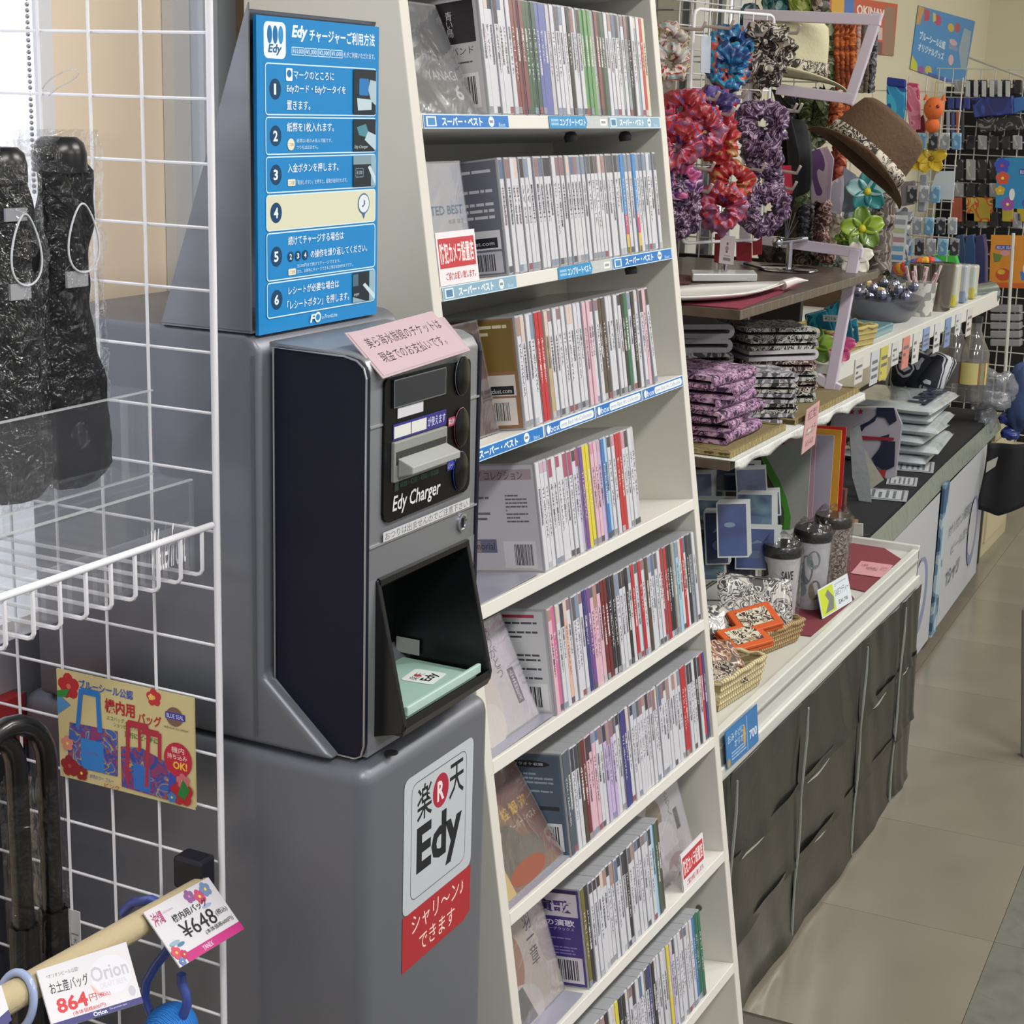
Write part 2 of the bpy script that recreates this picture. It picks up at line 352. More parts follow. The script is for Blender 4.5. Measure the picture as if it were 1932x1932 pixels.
# ---- long umbrellas with curved handles, lower left
def stick_umbrella(x, y, zt, r, hw, seed, label):
    t = thing('stick_umbrella', label, 'umbrella', (x, y, zt-.36), 'black umbrellas with curved handles')
    arc = [(x-hw+hw*math.cos(a), y, zt-hw+hw*math.sin(a)) for a in [math.pi*i/10 for i in range(11)]]
    B().tube([(x, y, zt-.19), (x, y, zt-hw-.03)]+arc+[(x-2*hw, y, zt-hw-.05)], [r]*14, 12).build('curved_handle', M('#0a0a0d', .3, coat=.3), t, smooth=True)
    rb_ = random.Random(seed); ph = rb_.uniform(0, 6)
    def fn(u, v):
        an = 2*math.pi*v; rr = r*(1.25+.5*u)*(1+.10*math.cos(8*an+ph+u*3)); z = zt-.17-.3*u
        return (x+rr*math.cos(an), y+rr*math.sin(an), z+.0025*math.sin(u*120))
    B().grid(60, 40, fn).build('rolled_canopy', M('#08080b', .55, bump=.4, bs=60), t, smooth=True)
    def sl(u, v):
        an = 2*math.pi*v; rr = r*(1.6+.25*math.sin(3*an+ph)+.12*math.sin(9*u+5*an)); i = u*1.0; z = zt-hw-.01-.42*u
        return (x+rr*math.cos(an), y+rr*math.sin(an), z)
    B().grid(24, 20, sl).build('clear_sleeve', CLEAR('#eef2f6', .0, .08, 1.0, 22, .035, .2), t, smooth=True)
    return t
pa = at(88, 1420, X=.93); stick_umbrella(pa.x, pa.y, at(60, 1335, X=.93).z, .0085, .042, 4, 'black stick umbrella with curved handle beside the yellow bag sign')
pa = at(30, 1420, X=.90); stick_umbrella(pa.x, pa.y, at(20, 1365, X=.90).z, .0085, .036, 6, 'black stick umbrella behind, its handle cut by the left photo edge')
tg = at(142, 1780, X=.955)
hg = thing('hang_tag', 'white paper hang tag with small print beside the stick umbrellas', 'tag', tg)
B().box(tg.x, tg.x+.0006, tg.y-.006, tg.y+.006, tg.z-.034, tg.z+.03).build('card', M('#c9cbd2', .6), hg)
pp = P((tg.x-.0002, tg.y+.006, tg.z-.034), (0, -.012, 0), (0, 0, .064)); pp.rect(.15, .5, .7, .012, '#555'+'555').rect(.15, .66, .7, .012, '#555555').lines(.2, .1, .6, .34, 5, '#5a5b66'); pp.text('大', .4, .54, .3, .08, '#44454d'); pp.build('tag_print', hg)
# ---- yellow bag sign on the grid
sg = thing('bag_sign', 'yellow card sign with two blue tote bags, clipped to the wire panel', 'sign', (1.078, .915, .89))
tl, tr, bl, br = (V((1.077, .992, .9935)), V((1.077, .839, .995)), V((1.077, .9915, .8885)), V((1.077, .838, .896)))
bl = V((1.077, .992, .890)); tr = V((1.077, .839, .9945))
B().slab([tl, tr, V((1.077, .839, .8935)), bl], (.0015, 0, 0)).build('card', M('#cdbf8a', .5), sg)
p = quadP(tl, tr, bl)
p.rect(0, 0, 1, 1, '#d3c58f')
p.flower(.09, .86, .12, '#b8232e', '#e06a5a').flower(.72, .93, .08, '#c2303a', '#e8b050').flower(.70, .93, .03, '#e8c060')
p.poly([(.0, .58), (.0, .78), (.10, .69)], '#4f8fc4').poly([(0, .8), (.1, .84), (.07, .76), (0, .74)], '#2e8a3a')
p.text('ブルーシール公認', .17, .865, .40, .085, '#3458b8', bold=.02).text('機内用', .36, .70, .22, .13, '#b5222c', bold=.03).text('バッグ', .60, .67, .17, .10, '#b5222c', bold=.02)
p.text('エコバッグ、', .37, .635, .14, .04, '#3a7a30').text('ショッピングバッグに!', .42, .585, .25, .045, '#3a7a30').text('旅行に!ビーチに!', .50, .515, .25, .055, '#3a7a30', bold=.02)
p.ell(.865, .80, .06, .085, '#7b5a52').rect(.80, .775, .14, .06, '#2f3aa0').text('BLUE SEAL', .81, .785, .12, .038, '#e8e4f4').text('PREMIUM ICE CREAM', .79, .685, .17, .018, '#7b5a52')
bagp = PAT(['#8a3a6a', '#2a4aa0', '#2f56b0', '#a84a44', '#3a5ab0', '#b8a050', '#3a60b0'], 70, 'noise', .5, 0, 1)
p.poly([(.06, .12), (.44, .13), (.45, .55), (.09, .53)], bagp).poly([(.17, .13), (.34, .13), (.34, .41), (.17, .41)], '#2f7fcb').text('BLUE SEAL', .21, .27, .09, .03, '#7a4a90')
for q in ([(.135, .50), (.165, .50), (.20, .86), (.17, .86)], [(.30, .50), (.335, .50), (.325, .86), (.295, .86)], [(.165, .82), (.33, .82), (.32, .88), (.19, .88)]): p.poly(q, '#1f78c8')
p.poly([(.47, .05), (.80, .03), (.83, .36), (.62, .45), (.47, .42)], bagp).poly([(.56, .06), (.68, .05), (.68, .28), (.56, .30)], '#2f6fc4').poly([(.80, .03), (.86, .10), (.87, .38), (.83, .36)], '#3a4ab0')
for q in ([(.50, .10), (.525, .10), (.545, .66), (.515, .66)], [(.64, .10), (.665, .10), (.69, .62), (.665, .64)], [(.51, .62), (.685, .62), (.67, .68), (.53, .68)], [(.60, .42), (.62, .42), (.62, .62), (.60, .62)], [(.74, .38), (.765, .38), (.77, .62), (.745, .62)], [(.62, .58), (.77, .58), (.75, .64), (.64, .64)]): p.poly(q, '#b02a40')
p.ell(.885, .42, .10, .155, '#c0213f').text('機内', .84, .48, .09, .055, '#f0e6d8').text('持ち込み', .81, .42, .14, .05, '#f0e6d8').text('OK!', .85, .335, .10, .07, '#f0c83c', bold=.03)
p.text('本体カラー ブルー', .23, .055, .18, .04, '#3458b8').text('ピンク', .34, .0, .11, .045, '#b5222c')
p.flower(.08, .12, .10, '#8e1f28', '#b0404a').flower(.17, .08, .07, '#8e1f28').flower(.07, .33, .07, '#d88878').flower(.91, .13, .12, '#b0202c').flower(.92, .24, .07, '#d06a78').poly([(.88, .10), (.92, .26), (.97, .17), (.93, .08)], '#1f7a38').flower(.84, .07, .05, '#3a78b8')
p.build('sign_print', sg.children[0])
# ---- foam pole with price cards
pe = V((1.055, .822, .830)); pn = V((.62, .775, .915)); ax = (pn-pe).normalized()
pe2 = at(378, 1678, X=1.055); pn2 = at(0, 1893, X=.80); ax = (pn2-pe2).normalized(); far = pe2; near = pe2+ax*.46
pl = thing('foam_pole', 'beige foam-covered pole sticking out of the wire panel', 'pole', far)
foam = M('#b9a987', .85, bump=.25, bs=220)
B().tube([far+ax*.001, far, far+ax*-.004, near], [.006, .0105, .0125, .0118][0:4] if False else [.009, .0118, .0108, .0118], 16).build('foam_sleeve', foam, pl, smooth=True)
B().box(1.052, 1.074, .816, .846, far.z-.004, far.z+.026).build('bracket', M('#1b1c26', .5), pl, bevel=.003)
def card(name, label, c4, prints, cat='price card', th=.0008, bg='#cfcdd2', edge=None):
    tl, tr, br, bl = [V(q) for q in c4]; n = (tr-tl).cross(tl-bl).normalized()
    t = thing(name, label, cat, (bl+br)/2)
    B().slab([tl, tr, br, bl], -n*th).build('card', M(bg, .45), t)
    q = P(bl, br-bl, tl-bl); q.rect(0, 0, 1, 1, bg); prints(q); q.build('card_print', t.children[0] if t.children else t); return t
def plane_at(x, y, p0, n):
    q = V((x-966, y-966, FPX)); r = V((cx.dot(q), cy.dot(q), cz.dot(q))); return CAMPOS+r*((p0-CAMPOS).dot(n)/r.dot(n))
view = (CAMPOS-far).normalized(); nn = (view-ax*view.dot(ax)).normalized(); nn = (nn+V((0, 0, .25))).normalized(); nn = (nn-ax*nn.dot(ax)).normalized(); cp0 = far+nn*.0145
def pcorn(*pts): return [plane_at(x, y, cp0, nn) for x, y in pts]
def pr1(q):
    q.text('沖縄', .03, .70, .16, .22, '#a03068', shear=.2, bold=.02).text('okinawa', .20, .83, .15, .05, '#b080a8').flower(.62, .88, .12, '#8a5a90', '#b88ab0').flower(.74, .80, .13, '#c05070').flower(.86, .86, .13, '#7088b0').ell(.75, .62, .07, .03, '#9aa8c8')
    q.text('機内用バッグ', .26, .62, .52, .13, '#1c1c24', bold=.01).text('¥648', .27, .31, .50, .27, '#17171d').text('(税込)', .79, .38, .17, .11, '#17171d').text('(本体価格600円)', .53, .21, .43, .09, '#17171d')
    q.rect(0.13, 0, .87, .145, '#b82a78').text('YANEX', .38, .035, .15, .075, '#f0e4ea').flower(.06, .22, .11, '#c84a60').flower(.13, .14, .08, '#b8305a').ell(.11, .36, .07, .035, '#88a8b8').ell(.17, .30, .05, .03, '#4a7a98').flower(.06, .06, .07, '#5a78b8')
def pr2(q):
    q.text('*オリオンビール公認*', .08, .82, .35, .07, '#33333c').text('お土産バッグ', .08, .55, .42, .20, '#1d1d28', bold=.01)
    q.ell(.75, .62, .23, .33, '#d2d3da', 28).text('Orion', .53, .55, .42, .26, '#b4b5bf', bold=.02).text('DRAFT BEER', .60, .42, .30, .09, '#c0c1ca').poly([(.50, .55), (.52, .38), (.70, .28), (.6, .30)], '#d9a8a4').ell(.92, .25, .04, .09, '#b4b5bf')
    q.text('864', .10, .22, .33, .25, '#c22a34', bold=.03).text('円', .45, .27, .08, .12, '#c22a34').text('(税込)', .55, .28, .13, .09, '#c22a34').text('(本体価格800円)', .24, .115, .36, .085, '#c22a34')
    q.rect(0, 0, 1, .105, '#2c2a6e').text('Orion', .44, .015, .15, .075, '#e6e6f0', bold=.02).text('The premium taste', .62, .04, .2, .04, '#c8c8e0').rect(0, 0, .38, .105, '#2c2a6e')
card('price_card', 'white price card reading 648 yen with magenta strip on the foam arm', pcorn((270, 1722), (393, 1655), (460, 1753), (340, 1826)), pr1)
card('price_card', 'white price card reading 864 yen with navy strip on the foam arm', pcorn((68, 1832), (238, 1777), (270, 1892), (100, 1945)), pr2)
card('price_card', 'white price card at the lower left corner, mostly outside the photo', pcorn((-70, 1920), (0, 1888), (22, 1925), (-50, 1990)), lambda q: q.rect(.6, 0, .4, .3, '#2c2a6e'))
rc_ = far+ax*((.817-far.x)/ax.x); r1 = ax.cross(V((0, 0, 1))).normalized(); r2 = ax.cross(r1)
tag(B().tube([rc_+(r1*math.cos(a)*.0155+r2*math.sin(a)*.021)+ax*.004*math.sin(a)-V((0, 0, .006)) for a in [2*math.pi*i/28 for i in range(28)]], .0032, 10, close=True).build('plastic_ring', M('#9aaad0', .3, coat=.4), smooth=True), 'pale blue plastic ring around the foam pole, lower left', 'ring')
cb = at(325, 1790, X=1.0)
kb = thing('woven_bag', 'bright blue woven bag hanging from a slate blue hook on the arm', 'bag', (cb.x, cb.y, .62))
hookm = M('#3d4f9a', .3, coat=.6)
B().tube([at(x, y, X=1.0) for x, y in ((232, 1722), (250, 1703), (285, 1697), (320, 1715), (330, 1745), (318, 1790), (295, 1820), (277, 1850), (272, 1880), (283, 1910), (295, 1925))], .0042, 10).build('hook', hookm, kb, smooth=True)
B().tube([at(x, y, X=1.0) for x, y in ((342, 1838), (342, 1855), (350, 1872), (353, 1895), (346, 1915), (338, 1930))], .0042, 10).build('hook_arm', hookm, kb, smooth=True)
c = at(322, 1945, X=1.0); B().ball(c, .026, .022, .024, 24, 16).build('woven_body', PAT(['#0d6ac4', '#2f9ae8', '#0a54a8'], 120, 'wave', .7, .6, 4), kb, smooth=True)
# ================================================================ CHARGING MACHINE
steel = M('#6f727a', .42, .4, bump=.02, bs=400); steel2 = M('#8a8d92', .38, .4, bump=.02, bs=400); navy = M('#0e0f24', .6, spec=.3); bkp = M('#08090c', .35, spec=.3)
mc = thing('charging_machine', 'grey card charging machine with navy sided head and blue instruction sign', 'machine', (1.23, .87, 0))
B().box(1.115, 1.344, .688, 1.075, 0, .945).build('lower_cabinet', steel, mc, bevel=.016, smooth=True, seg=4)
b = B(); pr = [(1.05, .947), (.7225, .947), (.795, 1.010), (.795, 1.292), (.80, 1.302), (.81, 1.308), (1.05, 1.308)]
b.slab([(1.115, y, z) for y, z in pr], (.229, 0, 0)).build('upper_cabinet', steel, mc, bevel=.006, smooth=True, seg=3)
B().box(1.1135, 1.1152, .80, .802, .955, 1.29).build('door_seam', M('#54575e', .5), mc)
hd = [(.79, 1.2965), (.72, 1.2955), (.7085, 1.293), (.7015, 1.2875), (.699, 1.279), (.699, .962), (.702, .952), (.708, .949), (.73, .949), (.79, 1.006)]
B().slab([(1.129, y, z) for y, z in hd], (.006, 0, 0)).build('left_side_panel', navy, mc, bevel=.0012)
B().slab([(1.322, y, z) for y, z in hd], (.006, 0, 0)).build('right_side_panel', navy, mc, bevel=.0012)
rim = [V((1.1278, y, z)) for y, z in hd]
B().tube(rim, .0009, 5, close=True).build('side_trim', M('#b4b6bc', .3, .8), mc)
top = [(.80, 1.300), (.716, 1.297), (.7055, 1.2925), (.7, 1.284), (.7, 1.104), (.79, 1.06), (.80, 1.06)]
B().slab([(1.135, y, z) for y, z in top], (.187, 0, 0)).build('front_shell', steel2, mc, bevel=.002, smooth=True)
b = B(); b.box(1.135, 1.148, .70, .79, .949, 1.106); b.box(1.308, 1.322, .70, .79, .949, 1.106); b.box(1.148, 1.308, .70, .79, .949, .968); b.build('front_surround', steel2, mc)
for z in (1.2365, 1.1345): B().box(1.134, 1.323, .6985, .7005, z, z+.0018).build('shell_seam', M('#c2c4c8', .3, .7), mc)
# black panel
pan = B(); pts = []
for (cu, cv, a0) in ((1.295, 1.163, -90), (1.297, 1.270, 0), (1.159, 1.270, 90), (1.163, 1.162, 180)):
    r = .010 if a0 in (-90, 180) else .005
    for a in (0, 30, 60, 90): t = math.radians(a0+a); pts.append((cu+r*math.cos(t), .6992, cv+r*math.sin(t)))
pan.slab(pts, (0, -.0022, 0)).build('black_panel', bkp, mc)
def front(x0, z0, x1, z1, y=.6968): return P((x0, y, z0), (x1-x0, 0, 0), (0, 0, z1-z0))
B().box(1.1648, 1.2535, .6955, .697, 1.2495, 1.2735).build('display_screen', M('#1a1e22', .15), mc)
q = front(1.1648, 1.2495, 1.2535, 1.2735, .6953); q.frame(.0, .0, 1, 1, '#5f666a', '#24282c', .04, .05); q.build('screen_frame', mc)
for (z, rc, lab, nm) in ((1.2615, '#5b6064', '', 'charge_button'), (1.2145, '#6d2a38', '取消', 'cancel_button'), (1.1745, '#2f3a86', 'レシート', 'receipt_button')):
    B().lathe([(.001, .0022), (.0105, .0022), (.0128, .001), (.0128, -.001), (.001, -.001)], 24, Mx.Translation((1.2845, .6955, z)) @ Mx.Rotation(math.pi/2, 4, 'X') @ Mx.Diagonal((1, 1.35, 1, 1)), True).build(nm, M('#0a0a0c', .2, spec=.4), mc, smooth=True)
    b = B(); b.tube([(1.2845+.0132*math.cos(t), .6958, z+.0178*math.sin(t)) for t in [2*math.pi*i/28 for i in range(28)]], .00045, 5, close=True); b.build('button_ring', M(rc, .3), mc)
    if lab:
        q = front(1.2615, z+.004, 1.2735, z+.012); q.rect(0, 0, 1, 1, '#a04a58' if rc == '#6d2a38' else '#2f3a9a').text(lab, .05, .2, .9, .6, '#d8d8e8'); q.build('button_sticker', mc)
q = front(1.1735, 1.2395, 1.2165, 1.2485); q.rect(0, 0, 1, 1, '#c9c8cf'); q.build('blank_sticker', mc)
q = front(1.1665, 1.2215, 1.2575, 1.2355); q.rect(0, 0, 1, 1, '#2e2a7c').rect(.02, .12, .30, .72, '#d4d6d0').rect(.335, .12, .28, .72, '#d4d6d0').text('が使えます', .64, .2, .34, .6, '#e0e0ee'); q.build('payment_sticker', mc)
gm = M('#868984', .45)
b = B(); b.box(1.165, 1.256, .694, .698, 1.186, 1.2205); b.build('slot_plate', gm, mc, bevel=.001)
B().box(1.168, 1.253, .6935, .6945, 1.201, 1.212).build('slot_opening', M('#2c2d2c', .6), mc)
B().slab([(1.17, .6935, 1.2065), (1.17, .679, 1.2005), (1.17, .679, 1.1945), (1.17, .6935, 1.190)], (.083, 0, 0)).build('bill_tray', M('#9a9d99', .45), mc, bevel=.0008)
q = front(1.170, 1.1775, 1.2465, 1.1855); q.rect(0, 0, .09, 1, '#284038').text('¥1000 > ¥2000 > ¥5000 > ¥10000', .12, .2, .86, .6, '#3f6a5c'); q.build('note_sticker', mc)
q = front(1.167, 1.1555, 1.2495, 1.1765); q.text('Edy Charger', 0, .05, 1, .82, '#d4d4d8', shear=.18, bold=.015); q.build('panel_name', mc)
q = P((1.154, .6978, 1.1365), (.153, 0, .0), (0, 0, .0085)); q.rect(0, 0, 1, 1, '#c2c3c6').text('おつりは出ませんのでご注意下さい', .02, .1, .95, .8, '#55565c'); q.build('label_tape', mc)
B().lathe([(.0085, 0), (.0085, .0022), (.0065, .0028), (.006, .0015), (.001, .0015)], 20, Mx.Translation((1.2955, .70, 1.1235)) @ Mx.Rotation(math.pi/2, 4, 'X'), True).build('key_lock', M('#b9bbc0', .2, .9), mc, smooth=True)
B().box(1.2945, 1.2965, .6970, .6988, 1.119, 1.128).build('key_slot', M('#15151a', .5), mc)
# alcove
bk2 = M('#0b0b0e', .38, coat=.15)
wd = [(.785, 1.075), (.7005, 1.1045), (.6985, 1.1045), (.6705, .981), (.672, .972), (.70, .964), (.785, .964)]
for x in (1.1465, 1.304): B().slab([(x, y, z) for y, z in wd], (.0055, 0, 0)).build('alcove_side', bk2, mc, bevel=.001)
b = B(); b.slab([(1.15, .7015, 1.1065), (1.15, .697, 1.1045), (1.15, .697, 1.0995), (1.15, .78, 1.05), (1.15, .785, 1.06)], (.157, 0, 0)); b.build('alcove_top', bk2, mc)
B().box(1.15, 1.307, .775, .785, .964, 1.07).build('alcove_back', bk2, mc)
B().slab([(1.15, y, z) for y, z in ((.78, .978), (.676, .978), (.6715, .983), (.6705, .976), (.674, .968), (.78, .968))], (.157, 0, 0)).build('alcove_floor', bk2, mc)
mint = M('#8fb3a8', .35, coat=.3)
b = B(); b.slab([(1.16, .679, .9785), (1.293, .679, .9785), (1.299, .684, .9785), (1.299, .764, .9785), (1.294, .769, .9785), (1.2, .769, .9785), (1.156, .73, .9785), (1.156, .684, .9785)], (0, 0, .0025)); b.build('card_tray', mint, mc)
B().slab([(1.160, .684, .981), (1.278, .684, .981), (1.278, .735, .981), (1.262, .748, .981), (1.160, .748, .981)], (0, 0, .006)).build('card_rest', M('#9fc0b6', .3, coat=.3), mc, bevel=.001)
B().box(1.164, 1.299, .677, .681, .981, .990).build('tray_lip', M('#b3cfc6', .3, coat=.4), mc, bevel=.001)
sc_ = at(803, 1277, Z=.9872); q = P((sc_.x-.016, sc_.y-.016, .9871), (.034, .003, 0), (-.003, .032, 0)); q.rect(0, 0, 1, 1, '#d4dcda', .12).text('楽天', .12, .55, .6, .28, '#2a2d30').ell(.5, .7, .09, .12, '#a8323e').text('Edy', .2, .1, .65, .4, '#22252a', bold=.03); q.build('edy_sticker', mc)
B().box(1.3, 1.301, .745, .77, .985, 1.0).build('paper_scrap', M('#9a9b98', .7), mc)
B().lathe([(.006, 0), (.006, .0012), (.001, .0012)], 16, Mx.Translation((1.1615, .6915, .9455)), True).build('base_plug', M('#17171b', .5), mc)
# sticker on the base
q = P((1.178, .6878, .7800), (.1293, 0, .0), (0, 0, .1335)); q.rect(0, 0, 1, 1, '#b9bfc4', .06).frame(.10, .075, .80, .86, '#3a3c42', '#b9bfc4', .006, .07)
q.text('楽', .18, .63, .21, .26, '#17181c', bold=.01).text('天', .64, .63, .22, .26, '#17181c', bold=.01).ell(.515, .755, .115, .125, '#a3203c', 28).text('R', .465, .68, .10, .15, '#e8dde0', bold=.03)
q.text('Edy', .18, .15, .66, .44, '#14161e', bold=.035); q.build('edy_sticker', mc)
q = P((1.178, .6878, .7245), (.1293, 0, 0), (0, 0, .0555)); q.poly([(0, 0), (.9, .02), (1, .12), (1, 1), (0, 1)], '#a8282f'); q.text('シャリ〜ン♪', .13, .55, .76, .34, '#f0d8cc').text('できます', .24, .14, .52, .32, '#f0d8cc'); q.build('edy_sticker_strip', mc)
# blue instruction sign and its bracket
brm = M('#7b7d83', .35, .7)
b = B(); b.slab([(1.115, .895, 1.3095), (1.115, .803, 1.3095), (1.115, .803, 1.57)], (.002, 0, 0)); b.build('bracket_side', brm, mc)
B().box(1.115, 1.31, .803, .895, 1.308, 1.3098).build('bracket_base', brm, mc)
B().slab([(1.117, .895, 1.3095), (1.31, .895, 1.3095), (1.31, .8045, 1.565), (1.117, .8045, 1.565)], (0, .002, .0)).build('bracket_back', brm, mc)
sg = B().box(1.1215, 1.3075, .8003, .803, 1.306, 1.5607).build('instruction_sign', M('#1878b8', .35, coat=.3), mc)
q = P((1.1215, .8002, 1.306), (.186, 0, 0), (0, 0, .2547)); q.r = .32; Bl = '#1583c4'; Wt = '#e6f2fa'; Li = '#cfeaf8'
q.rect(0, 0, 1, 1, Bl).rect(.055, .872, .165, .112, Wt, .02)
for i in range(3): q.ell(.098+.042*i, .945, .019, .028, '#1a6ea8' if i < 2 else '#2f8fc8')
q.text('Edy', .085, .882, .105, .034, '#14608e', shear=.2, bold=.03).text('Edy', .265, .930, .125, .05, Wt, shear=.2, bold=.04).text('チャージャーご利用方法', .405, .932, .555, .042, Wt, bold=.02)
for i, s in enumerate(('¥10,000', '¥5,000', '¥2,000', '¥1,000')): q.frame(.265+.104*i, .886, .10, .026, Li, Bl, .0025, .003); q.text(s, .273+.104*i, .890, .084, .017, Wt)
q.text('札がご利用いただけます。', .685, .889, .275, .019, Wt)
def sec(n, v0, v1, fill=Bl):
    q.frame(.06, v0, .915, v1-v0, Li, fill, .004, .014); c = (v0+v1)/2
    q.ell(.135, c, .045, .033, '#0c3f66', 22); q.text(str(n), .118 if n > 1 else .126, c-.017, .034 if n > 1 else .016, .034, Wt, bold=.03)
sec(1, .697, .859); sec(2, .573, .692); sec(3, .452, .568); sec(4, .331, .447, '#d6d6bc'); sec(5, .170, .326); sec(6, .049, .166)
q.rect(.215, .805, .05, .040, Wt, .005).ell(.240, .828, .018, .012, '#1a6ea8').text('マークのところに', .275, .812, .325, .027, Wt, bold=.01).text('Edyカード・Edyケータイを', .22, .765, .48, .030, Wt, bold=.015).text('置きます。', .22, .715, .185, .029, Wt, bold=.01)
q.text('紙幣を1枚入れます。', .22, .645, .38, .030, Wt, bold=.01).ell(.252, .605, .028, .019, '#e6e2c8').text('ご注意', .232, .600, .04, .01, '#6a6a50').text('紙幣は1枚のみ投入可能です。', .295, .610, .29, .013, Li).text('つり札は出ません。', .295, .589, .175, .013, Li)
q.text('入金ボタンを押します。', .225, .515, .415, .029, Wt, bold=.01).rect(.225, .472, .06, .022, '#e6e2c8', .004).text('ご注意', .232, .477, .046, .012, '#6a6a50').text('「取消しボタン」を押すと、紙幣が返却されます。', .295, .475, .42, .015, Li)
q.ell(.865, .398, .052, .036, '#3a6a98').poly([(.845, .372), (.885, .372), (.866, .345)], '#3a6a98').ell(.865, .398, .046, .031, '#dfe4ea').text('♪', .848, .386, .032, .028, '#3a5a8a')
q.text('続けてチャージする場合は', .225, .280, .46, .030, Wt, bold=.01)
for i, s in enumerate('234'): q.ell(.245+.058*i, .243, .024, .017, '#0c3f66', 16); q.text(s, .236+.058*i, .234, .018, .018, Wt, bold=.02)
q.text('の操作を繰り返してください。', .405, .230, .49, .027, Wt, bold=.01).rect(.225, .182, .06, .021, '#e6e2c8', .004).text('ご注意', .232, .187, .046, .011, '#6a6a50').text('25,000円まで続けてチャージできます。', .295, .203, .36, .013, Li).text('また、お財布にチャージできる上限は50,000円までです。', .295, .184, .47, .013, Li)
q.text('レシートが必要な場合は', .225, .117, .42, .028, Wt, bold=.01).text('「レシートボタン」を押します。', .215, .068, .52, .030, Wt, bold=.01)
q.text('F', .40, .012, .045, .028, Wt, shear=.2, bold=.04).ell(.465, .027, .026, .018, Wt).ell(.465, .027, .018, .011, Bl).text('e-FrontLine', .50, .018, .13, .014, Li)
def photo(v0, v1, kind):
    u0 = .765; w_ = .20; h = v1-v0; q.rect(u0, v0, w_, h, '#1c2833')
    if kind == 1: q.rect(u0+.05, v0+.42*h, .085, .38*h, '#2878b8', .006).poly([(u0+.04, v0+.08*h), (u0+.16, v0+.1*h), (u0+.16, v0+.33*h), (u0+.03, v0+.36*h)], '#b9d0d8').poly([(u0+.2, v0+.2*h), (u0+.2, v0+.75*h), (u0+.145, v0+.78*h), (u0+.13, v0+.55*h), (u0+.155, v0+.3*h)], '#a9bfc8')
    if kind == 2: q.poly([(u0+.03, v0+.75*h), (u0+.11, v0+.85*h), (u0+.15, v0+.4*h), (u0+.05, v0+.5*h)], '#4a8a98').poly([(u0+.2, v0), (u0+.2, v0+.5*h), (u0+.13, v0+.62*h), (u0+.10, v0+.35*h)], '#b3ccd6').text('Edy Charger', u0+.01, v0+.06*h, .12, .12*h, '#c8d4dc', shear=.2)
    if kind == 3: q.rect(u0, v0+.72*h, w_, .28*h, '#7f98a4').rect(u0+.16, v0, .04, h, '#8fb0c0').frame(u0+.02, v0+.3*h, .07, .3*h, '#8aa0ac', '#24323c', .002, .003).text('¥1,000', u0+.03, v0+.38*h, .05, .14*h, '#a8bcc8').poly([(u0+.2, v0), (u0+.13, v0+.62*h), (u0+.15, v0+.68*h), (u0+.2, v0+.3*h)], '#c3d6de')
    if kind == 4: q.rect(u0, v0+.55*h, .05, .4*h, '#4a6a80').rect(u0+.15, v0, .05, h, '#8fb0c0').poly([(u0+.2, v0), (u0+.09, v0+.55*h), (u0+.11, v0+.62*h), (u0+.2, v0+.2*h)], '#c3d6de').poly([(u0, v0), (u0+.12, v0), (u0, v0+.2*h)], '#88a8b4').text('arger', u0+.01, v0+.2*h, .05, .1*h, '#c8d4dc', shear=.2)
photo(.704, .853, 1); photo(.579, .687, 2); photo(.458, .563, 3); photo(.055, .160, 4)
q.build('sign_print', mc)
def under(part, *names):
    pr_ = [c for c in mc.children if c.name.split('.')[0] == part][0]
    for c in list(mc.children):
        if c.name.split('.')[0] in names: c.parent = pr_
under('black_panel', 'display_screen', 'screen_frame', 'charge_button', 'cancel_button', 'receipt_button', 'button_ring', 'button_sticker', 'blank_sticker', 'payment_sticker', 'slot_plate', 'slot_opening', 'bill_tray', 'note_sticker', 'panel_name')
under('card_tray', 'card_rest', 'tray_lip'); under('instruction_sign', 'sign_print'); under('key_lock', 'key_slot'); under('front_shell', 'shell_seam', 'label_tape'); under('lower_cabinet', 'base_plug', 'edy_sticker_strip'); under('upper_cabinet', 'door_seam'); under('left_side_panel', 'side_trim')
# pink notice lying on the head
bl = at(723, 714, Y=.690); br = at(888, 661, Y=.690); tl = at(650, 628, Z=1.312); nn = (br-bl).cross(tl-bl).normalized(); trp = plane_at(838, 598, tl, nn)
nt = thing('pink_notice', 'pink laminated notice with handwriting lying on top of the machine head', 'notice', (bl+br)/2)
B().slab([bl, br, trp, tl], -nn*.0008).build('sheet', M('#b8a4aa', .3, coat=.4), nt)
q = P(bl, br-bl, tl-bl); q.r = .3; q.poly([(.02, .04), (.98, .04), (.955, .97), (.02, .97)], '#bda6ad'); HW = '#2e2430'
q.text('美ら海水族館のチケットは', .10, .58, .82, .22, HW).text('現金でのお支払いです。', .12, .25, .72, .22, HW); q.build('handwriting', nt)
# ================================================================ CD RACK
al = math.radians(8.55); RO = V((1.438, .8474, 1.5919)); RK = Mx.Translation(RO) @ Mx.Rotation(-al, 4, 'X')
def RW(x, m, d): return RK @ V((x, m, d))
RX = (RK.to_3x3() @ V((1, 0, 0))); RD = (RK.to_3x3() @ V((0, 0, 1)))
WL = .622
wr = M('#cfcdc4', .5); wr2 = M('#d4d3cc', .45)
rk = thing('cd_rack', 'tall white leaning CD rack with eight shelves behind the machine', 'rack', (1.74, .85, 0))
yz = lambda z: .8474+(z-1.5919)*math.tan(al)
pol = [(yz(0), 0), (yz(1.95), 1.95), (1.028, 1.95), (1.028, 0)]
B().slab([(1.42, y, z) for y, z in pol], (.018, 0, 0)).build('side_panel', wr, rk, bevel=.0012)
B().slab([(1.438+WL, y, z) for y, z in pol], (.018, 0, 0)).build('side_panel', wr, rk, bevel=.0012)
